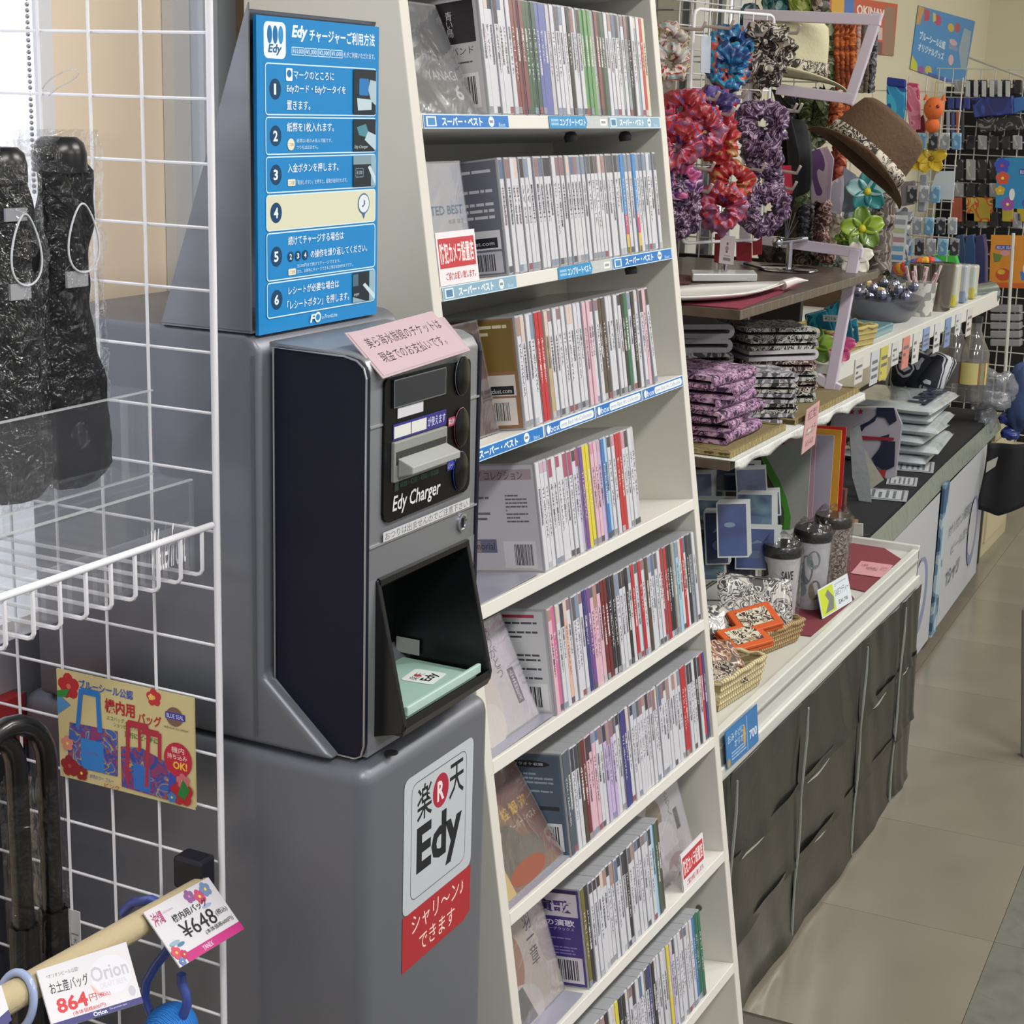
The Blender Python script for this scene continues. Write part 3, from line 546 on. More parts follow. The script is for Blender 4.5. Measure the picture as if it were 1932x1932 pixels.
B(RK).box(.0, WL, .158, .166, -1.58, .36).build('back_panel', M('#cac8bb', .6), rk)
def fl(i, x=.3):
    """height of the top of shelf i (1 = top one in view) along the rack front"""
    tilt = (0, 0, 0, 0, .008, .013, .012, .011, .010, 0, 0)[i] if i >= 0 else 0
    return -.1075-.1688*(i-1)+tilt*(WL-x)/WL
SHELF = {}
for i in range(-1, 10):
    b = B(RK); xs = (0, WL); zs = [fl(i, x) for x in xs]; t_ = .0145
    b.add([(0, 0, zs[0]-t_), (WL, 0, zs[1]-t_), (WL, .158, zs[1]-t_), (0, .158, zs[0]-t_), (0, 0, zs[0]), (WL, 0, zs[1]), (WL, .158, zs[1]), (0, .158, zs[0])], [(0, 3, 2, 1), (4, 5, 6, 7), (0, 1, 5, 4), (1, 2, 6, 5), (2, 3, 7, 6), (3, 0, 4, 7)])
    SHELF[i] = b.build('shelf', wr2, rk, bevel=.0008)
for (x, i) in ((.405, 1), (.57, 1), (.55, 2)):
    B(RK).lathe([(.001, 0), (.0075, 0), (.0085, .006), (.006, .011), (.001, .012)], 14, Mx.Translation((x, .03, fl(i, x)-.0265)) ).build('rubber_stop', M('#2a2a2c', .6), SHELF[i], smooth=True)
B(RK).lathe([(.0045, 0), (.0045, .002), (.001, .0024)], 12, Mx.Translation((WL-.001, .045, fl(8)+.075)) @ Mx.Rotation(-math.pi/2, 4, 'Y')).build('screw_cap', M('#5a5a55', .5), rk, smooth=True)
# label strips on the shelf edges
def strip(i, x0, x1, kind):
    o = RW(x0, -.0006, fl(i, x0)-.0142); q = P(o, RW(x1, -.0006, fl(i, x1)-.0142)-o, RD*.0142)
    if kind == 'super' or kind == 'pale':
        c = '#1f6fb8' if kind == 'super' else '#7fa3b8'; q.rect(0, 0, 1, 1, '#c3dbe8').rect(.006, .07, .99, .86, c).rect(.03, .16, .11, .68, '#d8e4ea').rect(.045, .24, .08, .5, '#3a7fb8' if kind == 'super' else '#4a78a0')
        q.text('スーパー・ベスト', .20, .2, .47, .6, '#eef4f8', bold=.03).ell(.78, .5, .035, .38, '#e4eef2', 14).rect(.757, .4, .045, .2, '#7a8a90').text('Best', .87, .14, .08, .28, '#b8d8ec')
    elif kind == 'complete':
        q.rect(0, 0, 1, 1, '#b3b8b8').poly([(0, 0), (.60, 0), (.63, .5), (.60, 1), (0, 1)], '#2a86bc').text('コンプリートベスト', .17, .2, .43, .6, '#e4f0f6', bold=.02).rect(.03, .25, .12, .2, '#8ab8d4').rect(.03, .55, .12, .2, '#8ab8d4').text('の曲も入って', .66, .32, .16, .3, '#d8dada').rect(.85, .22, .12, .56, '#dfe0dc', .1).rect(.87, .4, .08, .2, '#8a8c8c')
    else:
        q.rect(0, 0, 1, 1, '#c6dcec').rect(.005, .06, .99, .88, '#2468b4').text('box', .10, .2, .17, .55, '#e8f0f6').ell(.06, .5, .03, .36, '#e8f0f6', 12).rect(.28, .18, .69, .64, '#dde3e6', .28).text('avex Best Hit Collection', .31, .34, .62, .34, '#7d93ac', shear=.15)
    q.build('label_strip', SHELF[i])
strip(1, .002, .185, 'super'); strip(1, .285, .45, 'complete'); strip(1, .452, .616, 'pale')
strip(2, .002, .165, 'pale'); strip(2, .27, .42, 'complete'); strip(2, .424, .618, 'super')
strip(3, .002, .192, 'super'); strip(3, .197, .332, 'box'); strip(3, .336, .476, 'box'); strip(3, .48, .618, 'box')
def camera_notice(x, i, lean, label):
    L = RK @ Mx.Translation((x, .0015, fl(i, x+.04)+.0005)) @ Mx.Rotation(lean, 4, 'X'); t = thing('notice_card', label, 'notice', L.translation)
    B(L).box(0, .082, 0, .0012, 0, .053).build('card', M('#dcd8dc', .35, coat=.3), t)
    q = P(L @ V((0, -.0003, 0)), L.to_3x3() @ V((.082, 0, 0)), L.to_3x3() @ V((0, 0, .053))); q.rect(0, 0, 1, 1, '#dfdadd').rect(.04, .32, .92, .56, '#b8323c').text('防犯カメラ設置店', .07, .40, .86, .40, '#ecdcdc', bold=.02).text('ご協力お願い致します。', .16, .09, .76, .15, '#b03844', bold=.02); q.build('card_print', t)
# ---- compact discs
case_m = M('#8d9096', .25, coat=.5); back_me = None
CW, CD_, CH = .0096, .142, .1245
def case_mesh():
    b = B(); b.box(-CW/2, CW/2, .0006, CD_, 0, CH)
    return b.build('compact_disc', M('#a3a5aa', .22, coat=.6), None, base=False)
c0 = case_mesh(); case_me = c0.data; bpy.data.objects.remove(c0)
def mk(b, name, mat): o = b.build(name, mat, None, base=False); me = o.data; bpy.data.objects.remove(o); return me
spine_me = mk(B().box(-CW/2+.0006, CW/2-.0006, -.0002, .0008, .0015, CH-.0015), 'spine', M(WHITE))
bands = {h: mk(B().box(-CW/2+.0008, CW/2-.0008, -.0004, .0002, CH-.0025-h, CH-.0022), 'spine_band', M('#444444')) for h in (.012, .02, .027)}
feet = mk(B().box(-CW/2+.0008, CW/2-.0008, -.0004, .0002, .002, .009), 'spine_mark', M('#8a8a90'))
TT = ['吉田拓郎', '村下孝蔵', 'レベッカ', '岡村孝子', '松田聖子', 'ベスト・コレクション', 'ベストセレクション', 'スーパー・ベスト', 'ゴールデンベスト', '全曲集', '青春のフォーク', 'ラブ・バラード', '演歌名曲選', 'ザ・ベスト', 'カラオケ名曲集', 'ヒット曲大全集', '心の歌', '昭和歌謡', '沖縄のうた', 'みんなで歌おう']
def title_mesh(s, h=.075, wd=.0044, top=.094):
    vs, fs = glyphs('\n'.join(s), 0, .01, 1); h = min(.058, .0072*len(s)) if len(s) > 4 else .042
    b = B(); b.add([((x-.5)*wd, -.0005, top-h+y*h) for x, y in vs], fs); return mk(b, 'spine_title', M('#3a3b44'))
titles = [title_mesh(s) for s in TT]
CODE = {'W': '#c6c7ce', 'w': '#bab8c0', 'C': '#c6c2a8', 'r': '#b02a35', 'R': '#7a4a4c', 'G': '#3f5a4a', 'L': '#5f8f5e', 'g': '#1f6a4a', 'B': '#5f68a0', 'b': '#3f6fae', 'U': '#3585c8', 'c': '#9ac0d8', 'p': '#d0aab8', 'P': '#c47a9c', 'V': '#b8a8cc', 'v': '#6f4a8c', 'y': '#cfc23c', 'o': '#cfa898', 'm': '#c2638f', 'N': '#6a2a30', 'n': '#3a3a78', 'K': '#2b2b30', 'k': '#4d4038', 'A': '#8a949c', 'E': '#9a9c98', 'D': '#4a5560', 'Y': '#6a6430', 't': '#b09a78', 'O': '#8a5a34'}
CNAME = {'W': 'white', 'w': 'pale grey', 'C': 'cream', 'r': 'red', 'R': 'brown-red', 'G': 'dark green', 'L': 'light green', 'g': 'deep green', 'B': 'lavender blue', 'b': 'blue', 'U': 'bright blue', 'c': 'sky blue', 'p': 'pale pink', 'P': 'pink', 'V': 'lilac', 'v': 'purple', 'y': 'yellow', 'o': 'peach', 'm': 'magenta', 'N': 'maroon', 'n': 'navy', 'K': 'black', 'k': 'dark brown', 'A': 'grey blue', 'E': 'grey', 'D': 'slate', 'Y': 'olive', 't': 'tan', 'O': 'brown'}
ROWS = [None,
 ('WWWWWWWRRRGGGBBBwWWWWKWWWLLLERKGWWWWAWAKWAWrC', .1505, .604),
 ('WWWWWWWWWWWWWWWWWWWWWWWWWWWWUWWUWWWWWW', .159, .600),
 ('WWWWrrtWWWWWWWWppWWkkWWWWKgWKWWpW', .159, .536),
 ('WWWWWWWWWWVvyyppVbcWWrrWWWw', .1692, .4498),
 ('pmWWoWWWWnvpppNNKKWWWKWrWrWkWWWWrrKKEcWrWKAW', .162, .618),
 ('DDWWkNpppWWVVVWWnnWWWWWWWWWWWWWWWWWWrrWWWKWrn', .162, .6195),
 ('YKWWWWWWWWWWKWWWWWWWcGk', .174, .415),
 ('KWWWWKWWyKKWWWWWWWnKWWWwyVWWWWWWWbgg', .152, .52)]
SH = ['', 'top', 'second', 'third', 'fourth', 'fifth', 'sixth', 'seventh', 'lowest']
BANDC = ['#5a5a62', '#3a3c48', '#8a6a70', '#c8b8b0', '#7a8aa0', '#40383c', '#a08078', '#5c6a88']
firsts = {}
for ri in range(1, 9):
    seq, x0, x1 = ROWS[ri]; n = len(seq); st = (x1-x0)/n
    for j, ch in enumerate(seq):
        x = x0+st*(j+.5); L = RK @ Mx.Translation((x, .0025+random.uniform(0, .0022), fl(ri, x)+.0004)) @ Mx.Rotation(math.radians(random.uniform(-.25, .25)), 4, 'Y')
        if ri == 3 and j == n-1: L = RK @ Mx.Translation((x+.007, .003, fl(ri, x)+.0008)) @ Mx.Rotation(-.075, 4, 'Y')
        o = link('compact_disc', case_me); o.matrix_basis = L
        where = f'{ordinal(j)} from left on the {SH[ri]} rack shelf'
        tag(o, f'CD with {CNAME[ch]} spine, {where}', 'CD', f'CDs standing on the {SH[ri]} shelf of the white rack')
        sp = link('spine', spine_me, o, M(CODE[ch], .35, coat=.3))
        light = ch in 'WwCpVotcA'
        if light and random.random() < (.9 if ri in (2, 5, 6, 7) else .6):
            bc = random.choice(BANDC) if ri != 4 else random.choice(['#a04a68', '#c48aa0', '#4a4048', '#b8a0b0'])
            link('spine_band', bands[random.choice((.012, .02, .027)) if ri != 2 else .02], sp, M(bc, .35, coat=.3))
        if random.random() < .55: link('spine_mark', feet, sp, M(random.choice(['#7c8a9c', '#55565c', '#8a8c92', '#a9acb2', '#8a5058']), .4))
        ti = min(j//2, 4) if (ri == 2 and j < 10) else 4 if (ri == 2 and 14 <= j < 18) else random.randrange(5, len(titles))
        tc = random.choice(['#4a4b55', '#5a5b66', '#3f404a', '#6a5a60']) if light else '#e0dcd8'
        if ri == 3 and ch == 'r': ti = 19
        link('spine_title', titles[ti], sp, M(tc, .4))
        if ri == 2 and ch == 'U':
            b2 = B(); b2.box(-CW/2+.0009, CW/2-.0009, -.0004, .0001, .002, .025); 
            if 'yb' not in firsts: firsts['yb'] = mk(b2, 'spine_mark', M('#d0b050')); b3 = B(); b3.box(-CW/2+.0009, CW/2-.0009, -.0004, .0001, .025, .05); firsts['pb'] = mk(b3, 'spine_mark', M('#c0506a'))
            link('spine_mark', firsts['yb'], sp, M('#d0b050', .4)); link('spine_mark', firsts['pb'], sp, M('#c0506a', .4))
        if j == 0: firsts[ri] = o
def back_print(ri):
    """the back cover seen on the side of the first case in the row"""
    o = firsts[ri]; Lw = wm(o); q = P(Lw @ V((-CW/2-.0002, CD_-.002, .002)), Lw.to_3x3() @ V((0, -(CD_-.005), 0)), Lw.to_3x3() @ V((0, 0, CH-.004))); q.r = .25
    base, txt = {1: ('#b9b7ba', '#50505a'), 2: ('#6a6b78', '#c8c8d0'), 3: ('#8f6a4c', '#e0d8c8'), 4: ('#c2c1ca', '#6a6a72'), 5: ('#a9abb0', '#484850'), 6: ('#55677a', '#b8c4d0'), 7: ('#43357e', '#a89ac8'), 8: ('#3a3a3e', '#b0b0b0')}[ri]
    q.rect(0, 0, 1, 1, base)
    if ri == 1: q.rect(.55, .62, .42, .36, '#2c2a2e').text('青\nい\n鳥', .72, .68, .06, .22, '#c8c4c8').text('伊勢バンド', .60, .52, .34, .07, '#3a3840').lines(.62, .44, .30, .06, 2, txt).rect(.66, .06, .30, .30, '#d8d6d8').bars(.74, .09, .2, .24)
    if ri == 2: q.rect(.05, .3, .18, .68, '#9a9ba6').lines(.35, .42, .6, .52, 9, txt).rect(.42, .22, .56, .17, '#cfcfd4').rect(.45, .235, .5, .09, '#2a2a30').text('www.5tcket.com', .48, .26, .44, .035, '#d8d8dc').rect(.55, .01, .43, .19, '#b8b8c0').bars(.7, .03, .22, .15)
    if ri == 3: q.rect(.48, .52, .50, .46, '#7c6634').lines(.52, .58, .42, .38, 6, '#d8ceb0').rect(.22, .68, .2, .22, '#5a4038').rect(.55, .30, .42, .19, '#cfcac4').rect(.57, .31, .38, .08, '#26262a').text('www.5tcket.com', .59, .325, .34, .04, '#d8d8dc').rect(.6, .03, .36, .25, '#d6d0cc').bars(.7, .07, .2, .17).text('ハッピー', .05, .36, .4, .09, '#5a3c2c')
    if ri == 4: q.rect(.0, .86, .98, .1, '#a89aa4').text('昭和名曲ライブ コレクション', .1, .86, .8, .09, '#6f3f50').lines(.02, .42, .55, .3, 6, txt).lines(.72, .45, .2, .28, 8, txt).rect(0, .17, .6, .13, '#6a6c88').rect(.05, .175, .4, .11, '#9a8a8c').text('Memorial', .3, .2, .28, .07, '#3a3a44').rect(.66, .02, .3, .26, '#d4d2d8').bars(.76, .05, .17, .2)
    if ri == 5: q.rect(.35, .01, .63, .98, '#c4c6c9').rect(.4, .93, .5, .03, '#a83848').lines(.42, .32, .5, .58, 13, txt).rect(.5, .03, .46, .26, '#dcdcde').bars(.62, .06, .28, .2).lines(.05, .3, .22, .6, 9, '#6a6c74')
    if ri == 6: q.rect(.45, .02, .53, .96, '#4b5b6c').ell(.7, .90, .2, .035, '#1c2026').text('カラオケ収録', .56, .885, .28, .03, '#d8dce0').lines(.5, .52, .42, .3, 7, '#8fa0b0').rect(.55, .44, .4, .04, '#2a323c').rect(.58, .03, .38, .28, '#d0d4d8').bars(.68, .06, .25, .22)
    if ri == 7: q.rect(.52, .72, .46, .24, '#cfc8d4').text('演歌', .56, .76, .38, .13, '#4a3a78', bold=.03).text('港の演歌', .56, .62, .38, .07, '#e0d8ee', bold=.02).text('スーパーデラックス', .57, .575, .36, .035, '#c8bce0').lines(.54, .32, .4, .22, 7, '#8a7ab8').rect(.52, .03, .46, .27, '#d0cad4').bars(.66, .06, .28, .21).rect(.52, .96, .46, .03, '#2a2444')
    if ri == 8: q.rect(.5, .1, .46, .3, '#c8c8c8').bars(.6, .13, .3, .22)
    q.build('back_cover', o)
for ri in range(1, 9): back_print(ri)
def faceout(ri, x, m0, lean, label, prints, bg, x_w=.142):
    L = RK @ Mx.Translation((x, m0, fl(ri, x)+.001)) @ Mx.Rotation(math.radians(-lean), 4, 'X')
    t = thing('compact_disc', label, 'CD', L.translation, 'CDs displayed facing the front on the rack')
    B(L).box(0, x_w, 0, .0098, 0, CH).build('case', M('#9a9ca2', .25, coat=.6), t)
    q = P(L @ V((.003, -.0002, .002)), L.to_3x3() @ V((x_w-.005, 0, 0)), L.to_3x3() @ V((0, 0, CH-.004))); q.r = .25; q.rect(0, 0, 1, 1, bg); prints(q); q.build('front_cover', t)
    B(L).box(0, x_w, -.001, -.0006, 0, CH).build('clear_wrap', CLEAR('#ffffff', .02, .12, .25, 14, .03), t)
def f1(q): q.text('Graphic', .10, .45, .6, .12, '#9a9a9e', shear=.3).text('YANAGI', .45, .30, .45, .09, '#c8c8ca').text('36', .66, .12, .24, .14, '#c8c8ca', bold=.02).ell(.3, .75, .2, .12, '#5c5d60').ell(.5, .2, .3, .1, '#606164')
def f2(q): q.text('SELECTED BEST', .05, .56, .90, .08, '#4a7a9c', bold=.02).text('松原 健之', .68, .48, .26, .04, '#6a6c74')
def f5(q): q.text('あ\nり\nが\nと\nう', .62, .48, .12, .48, '#3a3844').rect(.78, .18, .1, .34, '#5a5360').text('全\n曲\n集', .80, .2, .06, .3, '#d8d0da').ell(.3, .35, .25, .3, '#cfc5c4').ell(.28, .15, .22, .2, '#dcd4d6').ell(.25, .62, .1, .12, '#a08c88')
def f6(q): q.text('桂 銀 淑', .45, .58, .45, .12, '#d0a840', bold=.02).text('スーパー・ベスト', .48, .46, .46, .07, '#e0d0c0').ell(.35, .30, .25, .28, '#4a4444').ell(.62, .22, .2, .16, '#5a5250').ell(.25, .55, .1, .1, '#b89878').rect(.0, .0, .15, .5, '#b8a070').ell(.45, .1, .3, .1, '#8a4a34')
def f7(q): q.text('羽\n一\n章', .62, .42, .14, .52, '#34302e').ell(.30, .6, .2, .3, '#a87a6c').ell(.2, .1, .45, .3, '#cfcac8').poly([(.2, 0), (.5, 0), (.38, .35), (.3, .35)], '#6a6a6c')
def f7b(q): q.text('ま\nち\nく', .62, .62, .1, .34, '#4a4850').rect(.74, .42, .1, .24, '#4a4850').ell(.3, .75, .18, .2, '#8a7a68').ell(.4, .3, .3, .35, '#d4cfd6').ell(.55, .12, .2, .1, '#b8a0a8')
faceout(1, -.012+.012, .012, 18, 'CD with dark grey handwritten cover leaning at left of the top rack shelf', f1, '#68696c')
faceout(2, .002, .03, 2, 'CD with plain white cover behind the red and white notice on the rack', f2, '#c4c6d0', .128)
faceout(3, .004, .03, 6, 'CD with dark wine-coloured cover at left of the third rack shelf, beside the machine', lambda q: q.rect(.1, .7, .8, .2, '#7a4a58').text('恋歌', .3, .74, .3, .12, '#b89aa0'), '#4a3038')
faceout(5, .010, .02, 17, 'CD with pale mauve cover and vertical title leaning on the fifth shelf', f5, '#c9c2cc')
faceout(6, .018, .012, 25, 'CD with brown cover and gold title leaning on the sixth shelf', f6, '#7d5648')
faceout(7, .020, .03, 10, 'CD with beige cover and vertical title leaning on the seventh shelf', f7, '#c6bab4')
faceout(7, .450, .03, 10, 'CD with whitish cover standing right of the row on the seventh shelf', f7b, '#c4c0c8')
camera_notice(.003, 2, .0, 'red and white security camera notice at the left of the second rack shelf')
camera_notice(.470, 7, .0, 'red and white security camera notice at the right of the seventh rack shelf')
for (i, x) in ((5, .003), (6, .003), (7, .003), (4, .003)):
    B(RK).box(x, x+.155, .004, .15, fl(i, x)+.0003, fl(i, x)+.0009).build('tray_liner', M('#8f90a0', .3, coat=.4), SHELF[i])
# ================================================================ WINDOW BEHIND THE TABLE
structure(B().box(3.35, 3.72, 1.441, 1.448, 1.0, 2.1).build('window_2', M('#23242c', .12, coat=.6)))
structure(B().box(3.80, 3.935, 1.441, 1.448, 1.0, 2.1).build('window_3', M('#23242c', .12, coat=.6)))
frm = M('#c6c5ba', .5)
for i, (x0, x1, y) in enumerate(((3.715, 3.80, 1.425), (3.93, 3.965, 1.43), (4.01, 4.12, 1.42), (3.33, 3.36, 1.43))): structure(B().box(x0, x1, y, 1.449, .95, 2.3).build('trim_%d' % (6+i), frm))
structure(B().box(3.965, 4.01, 1.438, 1.449, .95, 2.3).build('window_4', M('#eef2f8', .5, emit=.6)))
structure(B().box(3.35, 4.0, 1.435, 1.449, 1.615, 1.64).build('trim_10', frm))
# ================================================================ COUNTER TABLE
lam = M('#cfd0ca', .32, coat=.2)
tb = thing('counter_table', 'long white counter table skirted with black plastic sheets', 'table', (2.85, 1.1, 0))
B().box(2.085, 3.62, .80, 1.42, .52, .545).build('table_top', M('#c4c6bf', .3, coat=.25), tb)
fr_ = B().box(2.085, 3.62, .785, .80, .455, .552).build('front_rail', lam, tb, bevel=.002)
B().box(2.085, 3.62, .779, .785, .468, .492).build('rail_ridge', lam, fr_, bevel=.002)
B().box(2.085, 3.62, .782, .785, .525, .530).build('rail_groove', M('#8e908a', .5), fr_)
B().box(3.61, 3.625, .785, 1.42, .46, .56).build('end_rail', lam, tb, bevel=.002)
for x in (2.12, 3.5):
    for y in (.84, 1.36): B().box(x, x+.04, y, y+.04, 0, .52).build('leg', M('#a0a09c', .4, .5), tb)
skm = M('#20211d', .36, coat=.15, bump=.35, bs=22, var=.3, vs=5)
skm2 = M('#181a17', .32, coat=.2, bump=.35, bs=18, var=.3, vs=5)
cols = [2.095, 2.36, 2.74, 3.14, 3.45, 3.62]; rows = [(.30, .462), (.15, .305), (.008, .155)]
for ci in range(5):
    for ri_, (z0, z1) in enumerate(rows):
        x0, x1 = cols[ci], cols[ci+1]; ph = random.uniform(0, 6); yo = random.uniform(0, .004)+.003*ri_
        def fn(u, v, x0=x0, x1=x1, z0=z0, z1=z1, ph=ph, yo=yo):
            x = x0-.004+(x1-x0+.008)*u; z = z0+(z1-z0+.01)*v
            e = min(u, 1-u)*8; e = min(1, e)
            y = .777-yo-.003*e*(.5+.5*math.sin(7*u+ph+2*v))-.0010*math.sin(19*u+ph*2+4*v)-.0015*(1-v)*(1+math.sin(6*u+ph))-.004*(1 if v < .04 else 0)
            return (x, y, z-(.003*math.sin(5*u+ph) if v < .05 else 0))
        B().grid(22, 8, fn).build('skirt_sheet', skm if (ci+ri_) % 3 else skm2, tb, smooth=True)
seamm = M('#8c918a', .3, coat=.6)
for x in cols[1:5]:
    B().tube([(x+.004*math.sin(i*1.7), .7655, .462-.455*i/8) for i in range(9)], [.0018+.0012*abs(math.sin(i*2.1)) for i in range(9)], 5).build('tape_seam', seamm, tb, smooth=True)
for z in (.30, .152):
    for ci in range(5):
        x0, x1 = cols[ci], cols[ci+1]; s = random.uniform(.05, .3)
        B().tube([(x0+(x1-x0)*(s+.35*i/5), .767, z+.003*math.sin(i+ci)) for i in range(6)], [.0006, .0015, .002, .0015, .001, .0004], 5).build('tape_seam', seamm, tb, smooth=True)
# ---- cloths on the table
redc = M('#6e2a34', .9, bump=.3, bs=90)
def cloth(name, label, pts, z, m, th=.002):
    return tag(B().slab([(x, y, z) for x, y in pts], (0, 0, th)).build(name, m), label, 'cloth')
def zt(x, y, z=.547): p = at(x, y, Z=z); return (p.x, p.y)
cloth('felt_cloth', 'dark red felt cloth under the tumblers on the white counter', [zt(1530, 1200), zt(1612, 1130), zt(1600, 1115), zt(1540, 1105), zt(1470, 1130), zt(1450, 1190)], .5455, redc)
cloth('felt_cloth', 'dark red felt cloth in the corner at the far end of the counter', [zt(1585, 1105), zt(1640, 1118), zt(1708, 1060), (3.60, .86), (3.605, 1.02), (3.3, 1.06)], .5455, M('#75303a', .9, bump=.3, bs=90))
def flatcard(name, label, cat, pts, z, prints, bg, th=.0008):
    p3 = [at(x, y, Z=z) for x, y in pts]; tl, tr, br, bl = p3
    t = thing(name, label, cat, (bl+br)/2); B().slab([q-V((0, 0, th)) for q in p3], (0, 0, th)).build('card', M(bg, .5), t)
    q = P(bl, br-bl, tl-bl); q.n = V((0, 0, 1)); prints(q); q.build('card_print', t); return t
flatcard('price_card', 'pink handwritten price card lying on red felt at the counter end', 'price card', [(1625, 1058), (1685, 1066), (1668, 1090), (1605, 1081)], .5495, lambda q: q.text('900円(税込)', .3, .35, .35, .3, '#5a3038').text('¥972', .7, .45, .2, .3, '#a07078').text('お買得', .1, .6, .2, .2, '#a07078'), '#c9929a')
# ---- tumblers
film2 = CLEAR('#f0f2f4', .0, .1, .9, 30, .03)
def tumbler(x, y, r, h, label, mat, prt=None, lid='#1e1f21'):
    z = .5475; t = thing('tumbler', label, 'tumbler', (x, y, z), 'tumblers on the counter'); L = Mx.Translation((x, y, z))
    B(L).lathe([(r*.86, 0), (r*.88, .003), (r, h*.86)], 28).build('cup_body', mat, t, smooth=True)
    B(L).lathe([(r*1.03, h*.86), (r*1.06, h*.87), (r*1.06, h*.97), (r*.98, h), (.001, h)], 28).build('lid', M(lid, .3, coat=.5), t, smooth=True)
    def sl(u, v):
        an = 2*math.pi*v; k = 1.12+.05*math.sin(5*an+9*u); 
        if u > .9: k *= 1-(u-.9)*4
        return (r*k*math.cos(an), r*k*math.sin(an), h*1.1*u+.004*math.sin(7*an)*(u > .85))
    B(L).grid(22, 28, sl).build('clear_bag', film2, t, smooth=True)
    if prt:
        q = P((0, 0, 0), (1, 0, 0), (0, 1, 0), off=0, lift=.0001); prt(q)
        a0 = math.atan2(-y, -x)-.05
        q.b.v = [L @ V(((r*(.88+.12*p.y)*1.012+p.z)*math.cos(a0+(p.x-.5)*1.9), (r*(.88+.12*p.y)*1.012+p.z)*math.sin(a0+(p.x-.5)*1.9), h*.86*p.y)) for p in q.b.v]
        q.build('cup_print', t)
    return t
def sv(q): q.text('SAVE', .56, .70, .36, .13, '#2a2a30', bold=.02).text('manatee', .60, .62, .28, .06, '#3a3a40').text('okinawa', .64, .57, .12, .03, '#3a3a40').poly([(.40, .50), (.46, .46), (.50, .50), (.47, .43), (.42, .40)], '#3a3a40').ell(.62, .26, .17, .09, '#6d6e70').ell(.74, .18, .12, .10, '#7a7b7c').poly([(0, .55), (.22, .7), (.18, .5), (.3, .48), (.16, .4), (.25, .3), (0, .2)], '#3f4640').poly([(.0, .95), (.14, .9), (.2, .75), (.0, .7)], '#3f4640')
def sv2(q): q.ell(.4, .6, .2, .22, '#6b7378').ell(.6, .75, .2, .14, '#7d868a').ell(.7, .3, .2, .15, '#7a746c').ell(.3, .3, .15, .1, '#8a8f90')
tumbler(2.930, .893, .0365, .158, 'white tumbler printed SAVE with black lid, nearest of the three bagged tumblers', M('#c6c4c6', .3, coat=.4), sv)
tumbler(3.075, .876, .036, .158, 'white and grey patterned tumbler with black lid, middle of the three', M('#bdbdc2', .3, coat=.4), sv2)
tumbler(3.20, .872, .036, .16, 'brown patterned tumbler in clear bag, farthest of the three', PAT(['#5a4a42', '#8a7a70', '#b8b4b0', '#6a5a50'], 60, 'noise', .35, 0, 3, .4), None, '#2a2420')
# SAVE card
def stand_card(name, label, c4, prints, bg, cat='price card', th=.0012):
    return card(name, label, c4, prints, cat, th, bg)
p0 = at(1552, 1168, Z=.549); p1 = at(1608, 1134, Z=.549)
up = V((.012, .018, .052))
def svc(q): q.rect(.02, .05, .45, .9, '#b4c42e').poly([(.12, .1), (.40, .12), (.45, .5), (.30, .85), (.2, .7), (.28, .45)], '#6f706c').rect(.47, .05, .51, .9, '#c3ccd2').text('SAVEマナティー', .50, .45, .46, .26, '#2c3038').text('各¥1,700', .56, .14, .32, .18, '#2c3038', bold=.02).lines(.52, .78, .4, .12, 2, '#7c8690')
stand_card('price_card', 'yellow and white manatee price card standing before the tumblers', [p0+up, p1+up, p1, p0], svc, '#c8cfd4')
# ---- postcards in a wire rack under the lower shelf
oc = [PAT(['#131a34', '#1e2a52', '#33477a', '#6a8498'], 9, 'noise', .25, 0, 1.5, .5, False), PAT(['#101830', '#24385c', '#5f8088', '#18243e'], 12, 'noise', .25, 0, 2, .5, False), PAT(['#171c34', '#2a3050', '#222b48', '#5f6c80'], 16, 'noise', .25, 0, 1, .5, False)]
pr_ = thing('postcard_rack', 'dark wire rack of curls holding ocean postcards under the lower shelf', 'rack', (2.95, 1.1, .547))
wirek = M('#3a3430', .4, .5)
for i in range(5):
    for j in range(3):
        c = V((2.70+.17*i, 1.055+.02*j, .62+.105*j+.02*i*0)); B().tube([c+V((.02*math.cos(a), .02*math.cos(a)*-.5, .024*math.sin(a))) for a in [2*math.pi*k_/14 for k_ in range(14)]], .0012, 5, close=True).build('wire_curl', wirek, pr_, smooth=True)
B().box(2.5, 3.30, 1.245, 1.262, .56, .925).build('back_board', M('#2a221c', .7), pr_)
for x in (2.62, 3.0, 3.25): B().tube([(x, 1.16, .547), (x, 1.16, .90)], .003, 6).build('upright', wirek, pr_)
for j in range(3): B().tube([(2.60, 1.08+.03*j, .562+.1*j), (3.28, 1.08+.03*j, .562+.1*j)], .002, 6).build('shelf_wire', wirek, pr_)
